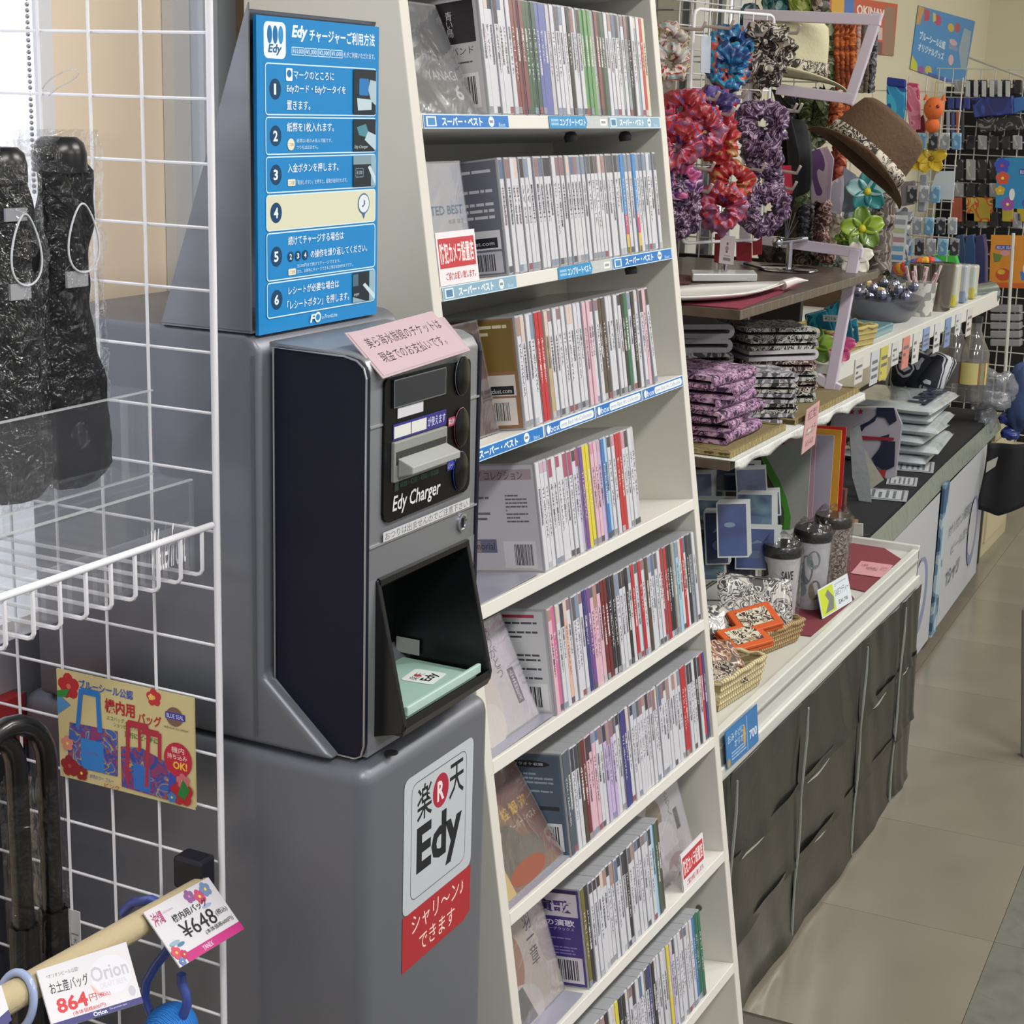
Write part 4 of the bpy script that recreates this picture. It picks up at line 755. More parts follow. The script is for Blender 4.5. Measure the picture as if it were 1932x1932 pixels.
def postcard(i, x, y, X, w_, h_, yaw=-.55, lean=.2):
    p = at(x, y, X=X); L = Mx.Translation(p) @ Mx.Rotation(yaw, 4, 'Z') @ Mx.Rotation(-lean, 4, 'X')
    t = thing('postcard', 'ocean photo postcard in clear sleeve, '+['leftmost in the top tier', 'second in the top tier', 'third in the top tier', 'fourth in the top tier', 'left one in the middle tier', 'second in the middle tier', 'large bright one standing in front', 'right one in the middle tier', 'small one at the back right', 'front right one beside the tumbler', 'lower left one in front', 'lowest one behind the paisley pouch'][i], 'postcard', p, 'ocean postcards in the wire rack')
    for k_ in range(5): B(L).box(-w_/2+.004*k_, w_/2+.004*k_, .008*k_, .008*k_+.0008, -h_/2+.002*k_, h_/2+.002*k_).build('card', M('#a9aeac', .4, coat=.4), t)
    q = P(L @ V((-w_/2+.003, -.0006, -h_/2+.003)), L.to_3x3() @ V((w_-.006, 0, 0)), L.to_3x3() @ V((0, 0, h_-.006))); q.rect(0, 0, 1, 1, oc[i % 3]); q.ell(.5, .35, .22, .1, '#34486a').poly([(.3, .6), (.7, .66), (.55, .72)], '#4a6078') if i % 2 else q.ell(.4, .6, .2, .05, '#5a7080'); q.build('photo_print', t)
for i, (x, y, X, w_, h_) in enumerate(((1312, 930, 3.0, .075, .08), (1335, 918, 3.1, .07, .06), (1388, 900, 3.1, .085, .06), (1418, 912, 3.05, .07, .06), (1335, 985, 2.95, .095, .09), (1352, 1015, 2.85, .05, .10), (1382, 1000, 2.78, .062, .10), (1424, 970, 2.95, .075, .08), (1448, 950, 3.1, .06, .05), (1425, 1035, 2.9, .08, .08), (1345, 1045, 2.85, .05, .10), (1385, 1060, 2.9, .07, .08))): postcard(i, x, y, X, w_*.95, h_, -.95+.15*math.sin(i*2.6), .3)
# ---- green curved plastic strip and clear files under the shelf
gs = [at(x, y, X=3.25) for x, y in ((1436, 858), (1446, 862), (1470, 905), (1484, 940), (1492, 975), (1490, 1000), (1478, 1000), (1480, 965), (1468, 930), (1450, 895))]
tag(B().slab(gs, (.004, .004, 0)).build('leaf_sign', M('#3f8a2c', .35, coat=.4)), 'bright green curved plastic sign edge beside the postcards', 'sign')
def file_sheet(label, px, X, m, dx=.002):
    pts = [at(x, y, X=X) for x, y in px]; return tag(B().slab(pts, (dx, 0, 0)).build('document_file', m), label, 'file', )
file_sheet('red-edged plastic file at the back of the upright files', [(1538, 803), (1597, 806), (1585, 980), (1530, 978)], 3.42, M('#b3262e', .4, coat=.3), .003)
file_sheet('yellow plastic file in front of the red one under the lower shelf', [(1532, 808), (1588, 812), (1578, 982), (1525, 980)], 3.40, M('#c4902c', .4, coat=.3), .003)
file_sheet('grey translucent file in front of the yellow one', [(1500, 818), (1574, 822), (1563, 985), (1490, 980)], 3.38, M('#9c9aa8', .4, coat=.3), .003)
file_sheet('pink edged clear file leaning left of the grey one', [(1480, 824), (1540, 820), (1532, 985), (1482, 990)], 3.36, M('#a88a94', .4, coat=.3), .003)
file_sheet('frosted clear file, foremost of the upright files', [(1440, 850), (1532, 822), (1522, 985), (1490, 1000), (1485, 950)], 3.33, CLEAR('#a4a6a4', .85, .2), .003)
# ---- baskets with pouches, front left of the counter
rat = PAT(['#6f5636', '#a58a5c', '#8a6c44', '#b8a074'], 50, 'wave', .8, .6, 3)
rat2 = PAT(['#8f8058', '#c2b48c', '#a89a70', '#cfc4a0'], 40, 'wave', .85, .7, 2)
def basket(name, label, c, w_, d_, h_, yaw, m, th=.006, flare=1.12):
    L = Mx.Translation(c) @ Mx.Rotation(yaw, 4, 'Z'); t = thing(name, label, 'basket', c)
    def wall(o, i): 
        b = B(L); 
        def ringp(s, z): return [(-w_/2*s, -d_/2*s, z), (w_/2*s, -d_/2*s, z), (w_/2*s, d_/2*s, z), (-w_/2*s, d_/2*s, z)]
        vs = ringp(1, 0)+ringp(flare, h_)+ringp(flare-.07, h_)+ringp(.92, .005)
        b.add(vs, [(0, 3, 2, 1)]+[(j, (j+1) % 4, 4+(j+1) % 4, 4+j) for j in range(4)]+[(4+j, 4+(j+1) % 4, 8+(j+1) % 4, 8+j) for j in range(4)]+[(8+j, 8+(j+1) % 4, 12+(j+1) % 4, 12+j) for j in range(4)]+[(12, 13, 14, 15)]); return b
    wall(0, 0).build('woven_wall', m, t)
    n_ = 22; pts = []
    s = flare-.03
    cs = [(-w_/2*s, -d_/2*s), (w_/2*s, -d_/2*s), (w_/2*s, d_/2*s), (-w_/2*s, d_/2*s)]
    for k_ in range(4):
        a, b_ = cs[k_], cs[(k_+1) % 4]
        for q in range(8): pts.append((a[0]+(b_[0]-a[0])*q/8, a[1]+(b_[1]-a[1])*q/8, h_+.0018*math.sin(q*2.4)))
    B(L).tube(pts, [.0042+.0012*(i % 2) for i in range(len(pts))], 7, close=True).build('rim_braid', m, t, smooth=True)
    for k_ in range(3): B(L).tube([(x*(1+(flare-1)*(k_+1)/4)/s*1.0, y*(1+(flare-1)*(k_+1)/4)/s, h_*(k_+1)/4) for x, y in cs], .0026, 5, close=True).build('weave_band', m, t)
    return t
bc1 = at(1400, 1255, Z=.5475); bc2 = at(1335, 1385, Z=.5475)
basket('rattan_basket', 'brown rattan basket with orange wallets on the white counter', (2.78, .905, .5475), .17, .12, .040, -.25, rat)
basket('straw_basket', 'pale straw basket with patterned pouches at the counter front', (2.505, .872, .5475), .16, .11, .05, -.1, rat2)
bw = PAT(['#17171a', '#bcbab4', '#1a1a1d', '#aeaca6', '#202022', '#b0aea8'], 36, 'noise', .5, .1, 1.6, .2)
bw2 = PAT(['#141417', '#bcbab4', '#19191c', '#a9a7a2'], 40, 'noise', .55, .1, 1.6, .2)
def pillow(name, label, cat, c, w_, d_, h_, rot, m, group=None, parts=None):
    L = Mx.Translation(c) @ rot; t = thing(name, label, cat, c, group)
    def fn(u, v):
        x = (u-.5)*2; y = (v-.5)*2; e = (1-abs(x)**5)*(1-abs(y)**5)
        return (x*w_/2, y*d_/2, h_/2*(max(0, e)**.5))
    b = B(L); b.grid(14, 12, fn); b.grid(14, 12, lambda u, v: (fn(u, v)[0], fn(u, v)[1], -fn(u, v)[2])); b.build('pouch_body', m, t, smooth=True)
    if parts: parts(L, t)
    return t
def zipper(L, t): B(L).tube([(-.05, .045, .006), (0, .047, .007), (.05, .045, .006)], .0016, 5).build('zipper', M('#2a2a2a', .4), t)
E_ = lambda x, y, z: Mx.Rotation(z, 4, 'Z') @ Mx.Rotation(y, 4, 'Y') @ Mx.Rotation(x, 4, 'X')
pillow('paisley_pouch', 'large black and white flowered pouch in clear wrap leaning in the rattan basket', 'pouch', at(1425, 1138, X=2.80), .15, .105, .02, E_(1.0, .15, -.85), bw, None, zipper)
pillow('dark_wallet', 'black and white patterned wallet behind the orange wallets', 'wallet', (2.70, .945, .600), .10, .08, .022, E_(.7, .1, -.6), bw2, None, zipper)
pillow('black_wallet', 'plain black wallet left of the orange wallets in the basket', 'wallet', (2.67, .925, .575), .09, .07, .02, E_(.4, 0, -.4), M('#151517', .5), None, None)
orm = M('#c4561f', .55, bump=.1)
def wallet(label, c, rot, w_=.085, d_=.062, h_=.015):
    L = Mx.Translation(c) @ rot; t = thing('orange_wallet', label, 'wallet', c, 'orange wallets in the rattan basket')
    B(L).box(-w_/2, w_/2, -d_/2, d_/2, 0, h_*.45).build('back_flap', orm, t, bevel=.002); B(L).box(-w_/2, w_/2, -d_/2, d_/2, h_*.55, h_).build('front_flap', orm, t, bevel=.002)
    B(L).box(-w_/2, w_/2, d_/2-.004, d_/2, h_*.3, h_*.7).build('spine', orm, t)
    B(L).box(-w_*.36, w_*.34, -d_*.3, d_*.34, h_, h_+.0006).build('fabric_panel', PAT(['#c8c2ae', '#2a2420', '#d0c8b4', '#4a3430'], 45, 'noise', .6, .1, 1.6), t)
wallet('orange wallet with cream patterned panel on top in the rattan basket', (2.745, .878, .600), E_(.42, -.18, -.75))
wallet('orange wallet lying underneath, half hidden by the top one', (2.69, .878, .580), E_(.32, -.1, -.6))
pillow('brown_pouch', 'brown and white patterned pouch in the straw basket', 'pouch', (2.53, .877, .600), .11, .075, .02, E_(.5, .1, -.6), PAT(['#5a2e22', '#b8a898', '#8a5a34', '#3a241e'], 30, 'noise', .5, .1, 2, .2))
pillow('small_pouch', 'small black and cream patterned pouch at front of the straw basket', 'pouch', (2.485, .850, .588), .085, .06, .02, E_(.3, .05, -.5), PAT(['#2a1c1a', '#c4bcaa', '#33241f', '#a89c8c'], 40, 'noise', .5, .1, 2.5, .2))
tl, tr, br, bl = at(1368, 1382, Y=.776), at(1428, 1328, Y=.776), at(1431, 1398, Y=.776), at(1372, 1452, Y=.776)
def ps(q): q.rect(0, 0, 1, 1, '#3a78b0').rect(.64, .02, .02, .96, '#8ab0d0').text('おみやげに', .06, .62, .5, .22, '#c8dcec').text('オリオン', .25, .40, .36, .2, '#d8e6f0').text('700', .72, .25, .24, .25, '#e4ecf2', bold=.02).ell(.06, .12, .05, .12, '#a8945c').ell(.56, .5, .04, .3, '#c4a060').lines(.15, .1, .45, .25, 3, '#a8c4dc')
card('price_card', 'small blue card reading 700 on the front rail of the counter', [tl, tr, br, bl], ps, 'price card', .001, '#3a78b0')
# ================================================================ DISPLAY FIXTURE: boards on a white tube frame
wood = PAT(['#4a4038', '#57493f', '#3f362f', '#5c5047'], 6, 'wave', .42, .05, 6, .15, False)
tubem = M('#c6bccb', .45, coat=.15)
fx = thing('display_fixture', 'white tube display frame carrying two dark wooden shelves', 'display', (2.95, 1.05, .545))
B().box(2.497, 3.335, .856, 1.27, 1.174, 1.19).build('upper_shelf', wood, fx, bevel=.001)
B().box(2.497, 3.31, .858, 1.27, .929, .945).build('lower_shelf', wood, fx, bevel=.001)
def bar(name, pts, w_=.02, close=False):
    b = B()
    for a, c in zip(pts, pts[1:]):
        a = V(a); c = V(c); d = (c-a).normalized(); s = d.cross(V((1, 0, 0))).normalized()*w_/2; x = V((w_*.35, 0, 0))
        b.add([a-s-x, a+s-x, a+s+x, a-s+x, c-s-x, c+s-x, c+s+x, c-s+x], [(0, 1, 2, 3), (7, 6, 5, 4), (0, 4, 5, 1), (1, 5, 6, 2), (2, 6, 7, 3), (3, 7, 4, 0)])
    return b.build(name, tubem, fx, bevel=.0015)
X3 = 3.25
def f3(x, y, X=X3): return at(x, y, X=X)
bar('top_bar', [f3(1405, 27), f3(1662, 38)], .021); bar('slanted_post', [f3(1657, 24), f3(1600, 197)], .02)
bar('middle_bar', [f3(1466, 168), f3(1612, 187)], .021); bar('front_bar', [f3(1438, 452), f3(1628, 478)], .020); bar('front_post', [f3(1615, 470), f3(1566, 735)], .022); bar('lower_bar', [f3(1540, 712), f3(1585, 735)], .02)
bar('rear_post', [f3(1412, 20), f3(1404, 700)], .018)
# ---- things on the upper shelf
zu = 1.1905
def uc(x, y): p = at(x, y, Z=zu); return (p.x, p.y)
cloth('felt_cloth', 'wine red felt cloth spread on the upper wooden shelf', [(2.505, .862), uc(1398, 583), uc(1470, 555), uc(1506, 538), uc(1440, 533), (2.83, 1.0), (2.6, 1.1), (2.505, 1.1)], zu, M('#7a2238', .85, bump=.3, bs=80), .0015)
cloth('felt_cloth', 'dark wine felt strip by the rack edge on the upper shelf', [(2.75, 1.18), (2.95, 1.22), (2.95, 1.1), (2.8, 1.06)], zu, M('#4a2028', .85), .0015)
ds = thing('shell_dish', 'white pearl leaf-shaped dish on the red felt of the upper shelf', 'dish', (2.66, .93, zu+.002))
def dish(u, v):
    a = 2*math.pi*v; rx_ = .17*(1+.25*max(0, math.cos(a))**6); k_ = u
    x = rx_*k_*math.cos(a); y = .062*k_*math.sin(a)*(1-.25*max(0, math.cos(a)))
    L_ = Mx.Rotation(-.25, 4, 'Z'); return V((2.625, .945, zu+.003))+(L_ @ V((x, y, .012*k_**4)))
B().grid(8, 40, dish).build('dish_bowl', M('#d4d6d0', .22, coat=.6), ds, smooth=True, solid=.002)
tip = V((2.80, .885, zu+.012)); B().tube([tip, tip+V((.03, -.012, .006)), tip+V((.08, -.02, .003))], [.009, .007, .001], 8).build('dish_tip', M('#d0c4c0', .3, coat=.5), ds, smooth=True)
st = thing('acrylic_stand', 'frosted acrylic block stand with a chrome post holding a white card', 'stand', (2.90, 1.03, zu+.002))
ac2 = CLEAR('#c9cfcb', .72, .15)
a0, a1, a2, a3 = [V((p.x, p.y, zu+.002)) for p in (at(1306, 533, Z=zu), at(1428, 533, Z=zu), at(1432, 510, Z=zu), at(1325, 508, Z=zu))]
a2 = a1+V((.07, .03, 0)); a3 = a0+V((.07, .03, 0))
B().slab([a0, a1, a2, a3], (0, 0, .014)).build('block', ac2, st, bevel=.002)
pc = (a0+a1+a2+a3)/4
chrome = M('#c9cbd0', .08, 1.)
B().tube([pc+V((0, 0, .014)), pc+V((0, 0, .12))], .0055, 12).build('post', chrome, st, smooth=True)
q4 = [at(x, y, X=pc.x-.012) for x, y in ((1360, 443), (1388, 446), (1383, 500), (1356, 496))]
card('price_card', 'white earring price card hanging on the acrylic stand', q4, lambda q: q.ell(.52, .72, .07, .06, '#6a6468').ell(.5, .56, .12, .08, '#8a8488').ell(.5, .44, .08, .05, '#6a6468').rect(.28, .12, .5, .1, '#77737a').rect(.32, .28, .45, .03, '#9a959c'), 'price card', .001, '#c8bfc4')
sc = thing('chrome_stand', 'chrome T-bar stand with round base on the upper shelf', 'stand', (3.05, .98, zu))
cb_ = V((*uc(1487, 510), zu))
B().lathe([(.058, 0), (.06, .002), (.058, .005), (.006, .007)], 32, Mx.Translation(cb_)).build('round_base', chrome, sc, smooth=True)
B().tube([cb_+V((0, 0, .005)), cb_+V((0, 0, .06))], .0062, 14).build('pillar', chrome, sc, smooth=True)
B().tube([cb_+V((-.022, .012, .057)), cb_+V((.04, -.02, .060))], .006, 12).build('cross_bar', chrome, sc, smooth=True)
B().ball(cb_+V((-.03, .016, .056)), .011, n=14, k=8).build('end_ball', chrome, sc, smooth=True)
for k_, (dx, dz) in enumerate(((-.012, .055), (-.003, .05), (.007, .055), (.018, .05), (.028, .035))):
    B().tube([cb_+V((-.01+dx*.3, .006, .062)), cb_+V((dx, .006-dx*.4, .062+dz))], .0011, 5).build('wire', M('#55555c', .3, .8), sc)
B().slab([V((*uc(1402, 503), zu+.004)), V((*uc(1436, 512), zu+.004)), V((*uc(1434, 507), zu+.006)), V((*uc(1412, 500), zu+.006))], (0, 0, .004)).build('clip', M('#26282c', .3, .4), None)
tag(bpy.data.objects['clip'], 'small black and silver clip lying beside the chrome stand', 'clip')
# ---- wire panel with hair scrunchies
G0 = at(1287, 459, Z=1.255); G1 = at(1431, 452, Z=1.255); G1 = V((G1.x, G1.y, 1.255)); gd = (G1-G0).normalized(); gn = V((gd.y, -gd.x, 0)).normalized()
GW = (G1-G0).length*1.02; GH = .415
mp = thing('scrunchie_panel', 'small white wire panel with hooks hanging behind the upper shelf', 'wire panel', G0)
def gp_(u, v, off=0): return G0+gd*u+V((0, 0, v))+gn*off
rr_ = .012; loop = []
for (u, v, a0) in ((rr_, rr_, 180), (GW-rr_, rr_, 270), (GW-rr_, GH-rr_, 0), (rr_, GH-rr_, 90)):
    for a in (0, 45, 90): t_ = math.radians(a0+a); loop.append(gp_(u+rr_*math.cos(t_), v+rr_*math.sin(t_)))
B().tube(loop, .0032, 8, close=True).build('border_wire', wirem, mp, smooth=True)
n_ = int(GH/.0455)
for i in range(1, n_): B().tube([gp_(0, GH-.0455*i), gp_(GW, GH-.0455*i)], .0015, 5).build('cross_wire', wirem, mp)
for i in range(1, 6): B().tube([gp_(GW*i/5.6, 0, .003), gp_(GW*i/5.6, GH, .003)], .0015, 5).build('upright_wire', wirem, mp)
def onG(x, y, off=.0): return plane_at(x, y, G0+gn*off, gn)
# a second panel behind, seen through the first
mp2 = thing('rear_wire_panel', 'white wire panel farther back behind the scrunchies', 'wire panel', (3.5, 1.3, 1.2))
for i in range(7): x = 3.45+.05*i; B().tube([(x, 1.36-.2*i*.05, 1.25), (x, 1.36-.2*i*.05, 1.80)], .0016, 5).build('upright_wire', wirem, mp2)
for i in range(11): z = 1.27+.05*i; B().tube([(3.43, 1.36, z), (3.78, 1.29, z)], .0016, 5).build('cross_wire', wirem, mp2)
def scrunchie(label, x, y, R, r, m, off=.045, seed=0, ax=None, hook=True):
    R *= 1.18; r *= .92
    c = onG(x, y, off); rn = random.Random(seed); ph = [rn.uniform(0, 6.28) for _ in range(4)]
    t = thing('hair_scrunchie', label, 'scrunchie', c, 'hair scrunchies on the wire panel')
    e1 = (gd*.75+gn*.45+V((0, 0, .15))*rn.uniform(-1, 1)).normalized(); e2 = V((0, 0, 1)); e2 = (e2-e1*e2.dot(e1)).normalized(); e3 = e1.cross(e2)
    def fn(u, v):
        a = 2*math.pi*u; b_ = 2*math.pi*v
        q_ = V((R*math.cos(a)+r*math.cos(a)*math.cos(b_), R*math.sin(a)+r*math.sin(a)*math.cos(b_), r*math.sin(b_)))+V((seed*.37, seed*.21, 0)); ru = r*(.95+.62*noise.noise(q_*55)+.5*noise.noise(q_*120)+.10*math.sin(13*a+ph[0]+2*b_))
        d_ = e1*math.cos(a)+e2*math.sin(a); return c+d_*(R*(1+.08*math.sin(3*a+ph[3]))+ru*math.cos(b_))+e3*ru*math.sin(b_)
    B().grid(80, 20, fn).build('gathered_fabric', m, t, smooth=True)
    if hook:
        a = onG(x+4, y-2, 0)+V((0, 0, R)); B().tube([a, a+gn*.07-V((0, 0, .004)), a+gn*.078+V((0, 0, .010))], .0030, 8).build('hook', M('#bdb2ac', .4), mp, smooth=True)
    return t
red_f = PAT(['#8a1a22', '#a01f28', '#3f3a78', '#a82028', '#9a1c24', '#a86a8a', '#a81f28', '#7a4a68'], 20, 'noise', .45, .1, .8, .2)
red_g = PAT(['#8a1c22', '#a82028', '#961d24', '#a07038', '#a01f26'], 18, 'noise', .45, .1, .8, .2)
pur_f = PAT(['#33203f', '#9a829c', '#3a2240', '#46284f', '#a892a6', '#3a2240'], 38, 'noise', .55, .1, 1.4, .1)
bwf = PAT(['#2a2420', '#b4aa9e', '#2c2622', '#332c28', '#a89e92'], 40, 'noise', .6, .1, 1.4)
blu_f = PAT(['#123a70', '#1f6f9a', '#1a4a8a', '#2a8aa8', '#b8503a', '#163a68'], 18, 'noise', .4, .1, 1.4, .3)
mul_f = PAT(['#b8b0a8', '#8a9a98', '#a02f3c', '#c8c0b4', '#8a7a40', '#b0a8a4'], 24, 'noise', .5, .1, 1.5, .1)
scrunchie('white, red and olive scrunchie at the upper left of the wire panel', 1264, 78, .018, .014, mul_f, .03, 1)
scrunchie('pale multicoloured scrunchie hanging just below the upper left one', 1262, 118, .019, .015, mul_f, .045, 2, hook=False)
scrunchie('shiny blue and teal scrunchie in the top row of the wire panel', 1378, 98, .026, .019, blu_f, .02, 3)
scrunchie('teal blue scrunchie partly behind the shiny blue one', 1374, 128, .024, .016, blu_f, .03, 13, hook=False)
scrunchie('black and cream scrunchie bunched before the cream hat', 1442, 96, .028, .021, bwf, .05, 4)
scrunchie('black and cream scrunchie under the bunched one', 1442, 125, .022, .016, bwf, .04, 14, hook=False)
scrunchie('red scrunchie with purple flower at the upper left of red cluster', 1290, 215, .024, .018, red_f, .05, 5)
scrunchie('red scrunchie in the middle of the red cluster', 1318, 245, .026, .020, red_f, .07, 6)
scrunchie('purple and red scrunchie at the top right of the red cluster', 1342, 210, .024, .018, PAT(['#32285f', '#5a4a90', '#a82030', '#3a3070', '#b83a40'], 20, 'noise', .45, .1, 1.5, .2), .03, 7)
scrunchie('red scrunchie at the lower right of red cluster', 1352, 265, .022, .018, red_g, .04, 8, hook=False)
scrunchie('red and navy scrunchie at the lower left of red cluster', 1278, 275, .022, .018, red_f, .06, 18, hook=False)
scrunchie('purple and lilac scrunchie right of the red cluster', 1436, 240, .028, .020, pur_f, .06, 9)
scrunchie('lilac scrunchie hanging below the purple one', 1440, 285, .022, .015, pur_f, .05, 19, hook=False)
scrunchie('pink and purple scrunchie lower left beside the rack edge', 1282, 340, .020, .016, PAT(['#a04070', '#b8608a', '#5a3a78', '#c890b0', '#3a2248'], 22, 'noise', .45, .1, 1.5, .2), .05, 10)
scrunchie('dark purple scrunchie hanging at the lower left of the panel', 1278, 385, .024, .018, pur_f, .05, 11)
scrunchie('dark purple scrunchie lowest at left beside the rack', 1274, 412, .022, .016, pur_f, .04, 21, hook=False)
scrunchie('red and gold scrunchie in the lower middle of the panel', 1378, 345, .024, .017, red_g, .05, 12)
scrunchie('bright red scrunchie below the gold one, lower middle', 1362, 390, .024, .019, red_f, .06, 22, hook=False)
scrunchie('purple and white scrunchie above the black hat edge, lower right', 1444, 345, .020, .016, pur_f, .05, 23)
scrunchie('purple and white scrunchie at the lower right of panel', 1442, 395, .026, .020, pur_f, .06, 24, hook=False)
def tagcard(label, px, off, col='#8e1c30'):
    pts = [onG(x, y, off) for x, y in px]; return tag(B().slab(pts, -gn*.001).build('earring_card', M(col, .5)), label, 'card')
tagcard('narrow red backing card beside the red scrunchie cluster', [(1362, 192), (1379, 193), (1376, 262), (1359, 262)], .035, '#7c1a26')
tagcard('tilted red backing card at the lower left of the wire panel', [(1306, 330), (1320, 322), (1336, 372), (1300, 390), (1296, 345)], .03)
tagcard('square red backing card at the right end of the lower hooks', [(1458, 312), (1493, 312), (1496, 365), (1462, 368)], .03, '#9a1f38')
tagcard('red backing card behind the lower middle scrunchies', [(1408, 312), (1432, 306), (1426, 345), (1400, 350)], .02)
for px, lb in (([(1349, 441), (1361, 440), (1358, 498), (1347, 494)], 'narrow red card standing left of the white earring card'), ([(1389, 455), (1418, 458), (1418, 494), (1389, 492)], 'red card standing right of the white earring card'), ([(1419, 432), (1438, 434), (1437, 480), (1420, 482)], 'red card standing farthest right behind the wire panel corner')):
    pts = [at(x, y, X=3.1) for x, y in px]; tag(B().slab(pts, (.001, 0, 0)).build('earring_card', M('#8e2034', .5)), lb, 'card')
tagcard('pale blue blank card hanging among the top hooks', [(1323, 68), (1342, 68), (1340, 138), (1322, 137)], .02, '#b4bcc8')
for px in ((1350, 45), (1310, 350), (1395, 340), (1470, 345), (1320, 205), (1480, 200)):
    a = onG(px[0]-20, px[1]+4, .0); B().tube([a, a+gn*.06-V((0, 0, .005)), a+gn*.068+V((0, 0, .010))], .0030, 8).build('hook', M('#bdb2ac', .4), mp, smooth=True)
# ---- towels, mats and lace cloth on the lower shelf
zl = .9455
cloth('lace_cloth', 'white lace cloth hanging over the edge of the lower shelf', [(2.499, .852), (3.29, .852), (3.29, 1.1), (2.499, 1.1)], zl, M('#c9cac6', .9, bump=.5, bs=120), .001)
def lf(u, v):
    x = 2.50+.78*u; return (x, .850-.003*math.sin(40*u)*v, zl+.001-(.012+.007*abs(math.sin(9*u))+.004*math.sin(31*u))*v)
tag(B().grid(60, 3, lf).build('lace_edge', M('#c9cac6', .9, bump=.5, bs=120), smooth=True, solid=.001), 'scalloped hanging edge of the white lace cloth', 'cloth')
matm = PAT(['#4a4020', '#8a7a50', '#a09068', '#6a5c38'], 90, 'wave', .9, .5, 1.5)
def matt(label, x0, x1, y0, y1):
    t = thing('woven_mat', label, 'mat', ((x0+x1)/2, (y0+y1)/2, zl+.001)); B().box(x0, x1, y0, y1, zl+.001, zl+.009).build('mat_body', matm, t, bevel=.003)
    B().tube([(x0, y0, zl+.007), (x1, y0, zl+.007), (x1, y1, zl+.007), (x0, y1, zl+.007)], .006, 6, close=True).build('braided_rim', matm, t)
    for i in range(40): x = x0+(x1-x0)*i/39; B().tube([(x-.003, y0-.0055, zl+.002), (x+.004, y0-.0035, zl+.012)], .0016, 4).build('stitch', M('#9c8f62', .9), t)
matt('woven grass mat under the purple towels', 2.515, 2.80, .868, 1.12); matt('woven grass mat under the black and white towels, farther one', 2.86, 3.28, .868, 1.12)
def towel(label, cx_, cy_, z, L_, W_, h_, yaw, m, group, seed):
    rn = random.Random(seed); t_ = h_*.36; R_ = h_/2; o = []; i_ = []
    for a in range(7): an = -math.pi/2+math.pi*a/6; o.append((L_/2-R_+R_*math.cos(an), R_+R_*math.sin(an))); i_.append((L_/2-R_+(R_-t_)*math.cos(an)*1.0, R_+(R_-t_)*math.sin(an)))
    ring_ = [(-L_/2, 0)]+o+[(-L_/2, h_)]+[(-L_/2, h_-t_)]+i_[::-1]+[(-L_/2, t_)]; n = len(ring_); Mt = Mx.Translation((cx_, cy_, z)) @ Mx.Rotation(yaw, 4, 'Z')
    b = B(Mt); vs = []; K = 5; p1, p2 = rn.uniform(0, 6), rn.uniform(0, 6)
    for k_ in range(K+1):
        y = (k_/K-.5)*W_
        for (x, zz_) in ring_: vs.append((x+.002*math.sin(k_*1.3+p1), y, zz_*(1+.06*math.sin(k_*1.1+p2+x*30))))
    fs = [(k_*n+j, k_*n+(j+1) % n, (k_+1)*n+(j+1) % n, (k_+1)*n+j) for k_ in range(K) for j in range(n)]+[tuple(range(n))[::-1], tuple(range(K*n, K*n+n))]
    b.add(vs, fs); o_ = b.build('folded_towel', m, smooth=True); return tag(o_, label, 'towel', group)
tp = PAT(['#2f1c36', '#a884a4', '#3c2444', '#b08aa8', '#54305c', '#b89ab0'], 42, 'noise', .85, .3, 1.5)
tk = PAT(['#1e1f1e', '#b4b3ac', '#242524', '#a8a7a0', '#2a2a2a', '#b0afa8'], 42, 'noise', .85, .3, 1.5)
tg_ = PAT(['#4a4a4c', '#a09ca2', '#b8b4ba', '#77747a'], 30, 'noise', .85, .3, 2)
twh = M('#b4b0b6', .9, bump=.3, bs=150)
tbr = PAT(['#2a2020', '#b8aca0', '#5a3c38', '#c0b4a8', '#3a2c2a'], 42, 'noise', .85, .3, 1.5)
for i in range(6): towel(f'purple and pink patterned folded towel, {ORD[i]} from the bottom of the front left stack', 2.655-.006*i, .985+.01*(i % 2), zl+.010+.0195*i, .20, .17, .0195, -math.pi/2+.15*math.sin(i*2), tp, 'purple folded towels', 30+i)
for i in range(6): towel(f'pale folded towel with grey edge, {ORD[i]} from the bottom of the rear left stack', 2.95, 1.115, zl+.002+.0265*i, .15, .12, .026, -.85+.1*math.sin(i), twh if i not in (0, 3) else tg_, 'pale folded towels at the rear', 50+i)
for i in range(5): towel(f'grey and white patterned folded towel, {ORD[i]} from the bottom of the middle stack', 2.875, .945, zl+.002+.0185*i, .12, .10, .018, -.9+.08*math.sin(i*2), tk if i % 2 else tg_, 'grey patterned towels in the middle', 70+i)
for i in range(7): towel(f'black and white patterned folded towel, {ORD[i]} from the bottom of the right stack', 3.06+.004*math.sin(i), .985, zl+.010+.0205*i, .15, .12, .0205, -.8+.1*math.sin(i*1.7), (tk, tbr, tk, tbr, twh, tk, tk, bw)[i], 'black and white folded towels', 90+i)
towel('dark patterned folded towel behind the right stack', 3.18, 1.18, zl+.002, .13, .11, .13, -.4, tk, None, 120)
tag(B().slab([at(x, y, X=3.0) for x, y in ((1388, 684), (1428, 690), (1436, 700), (1378, 700))], (.01, 0, .0)).build('towel_label', M('#7a1f30', .6)), 'dark red paper label between the middle and right towels', 'label')
tag(B().slab([at(x, y, X=3.02) for x, y in ((1440, 640), (1485, 636), (1482, 646), (1442, 648))], (.01, 0, 0)).build('towel_label', M('#7a2030', .6)), 'dark red label on top of the right towel stack', 'label')
c4 = [at(x, y, Y=.848) for x, y in ((1522, 773), (1545, 762), (1537, 838), (1512, 858))]
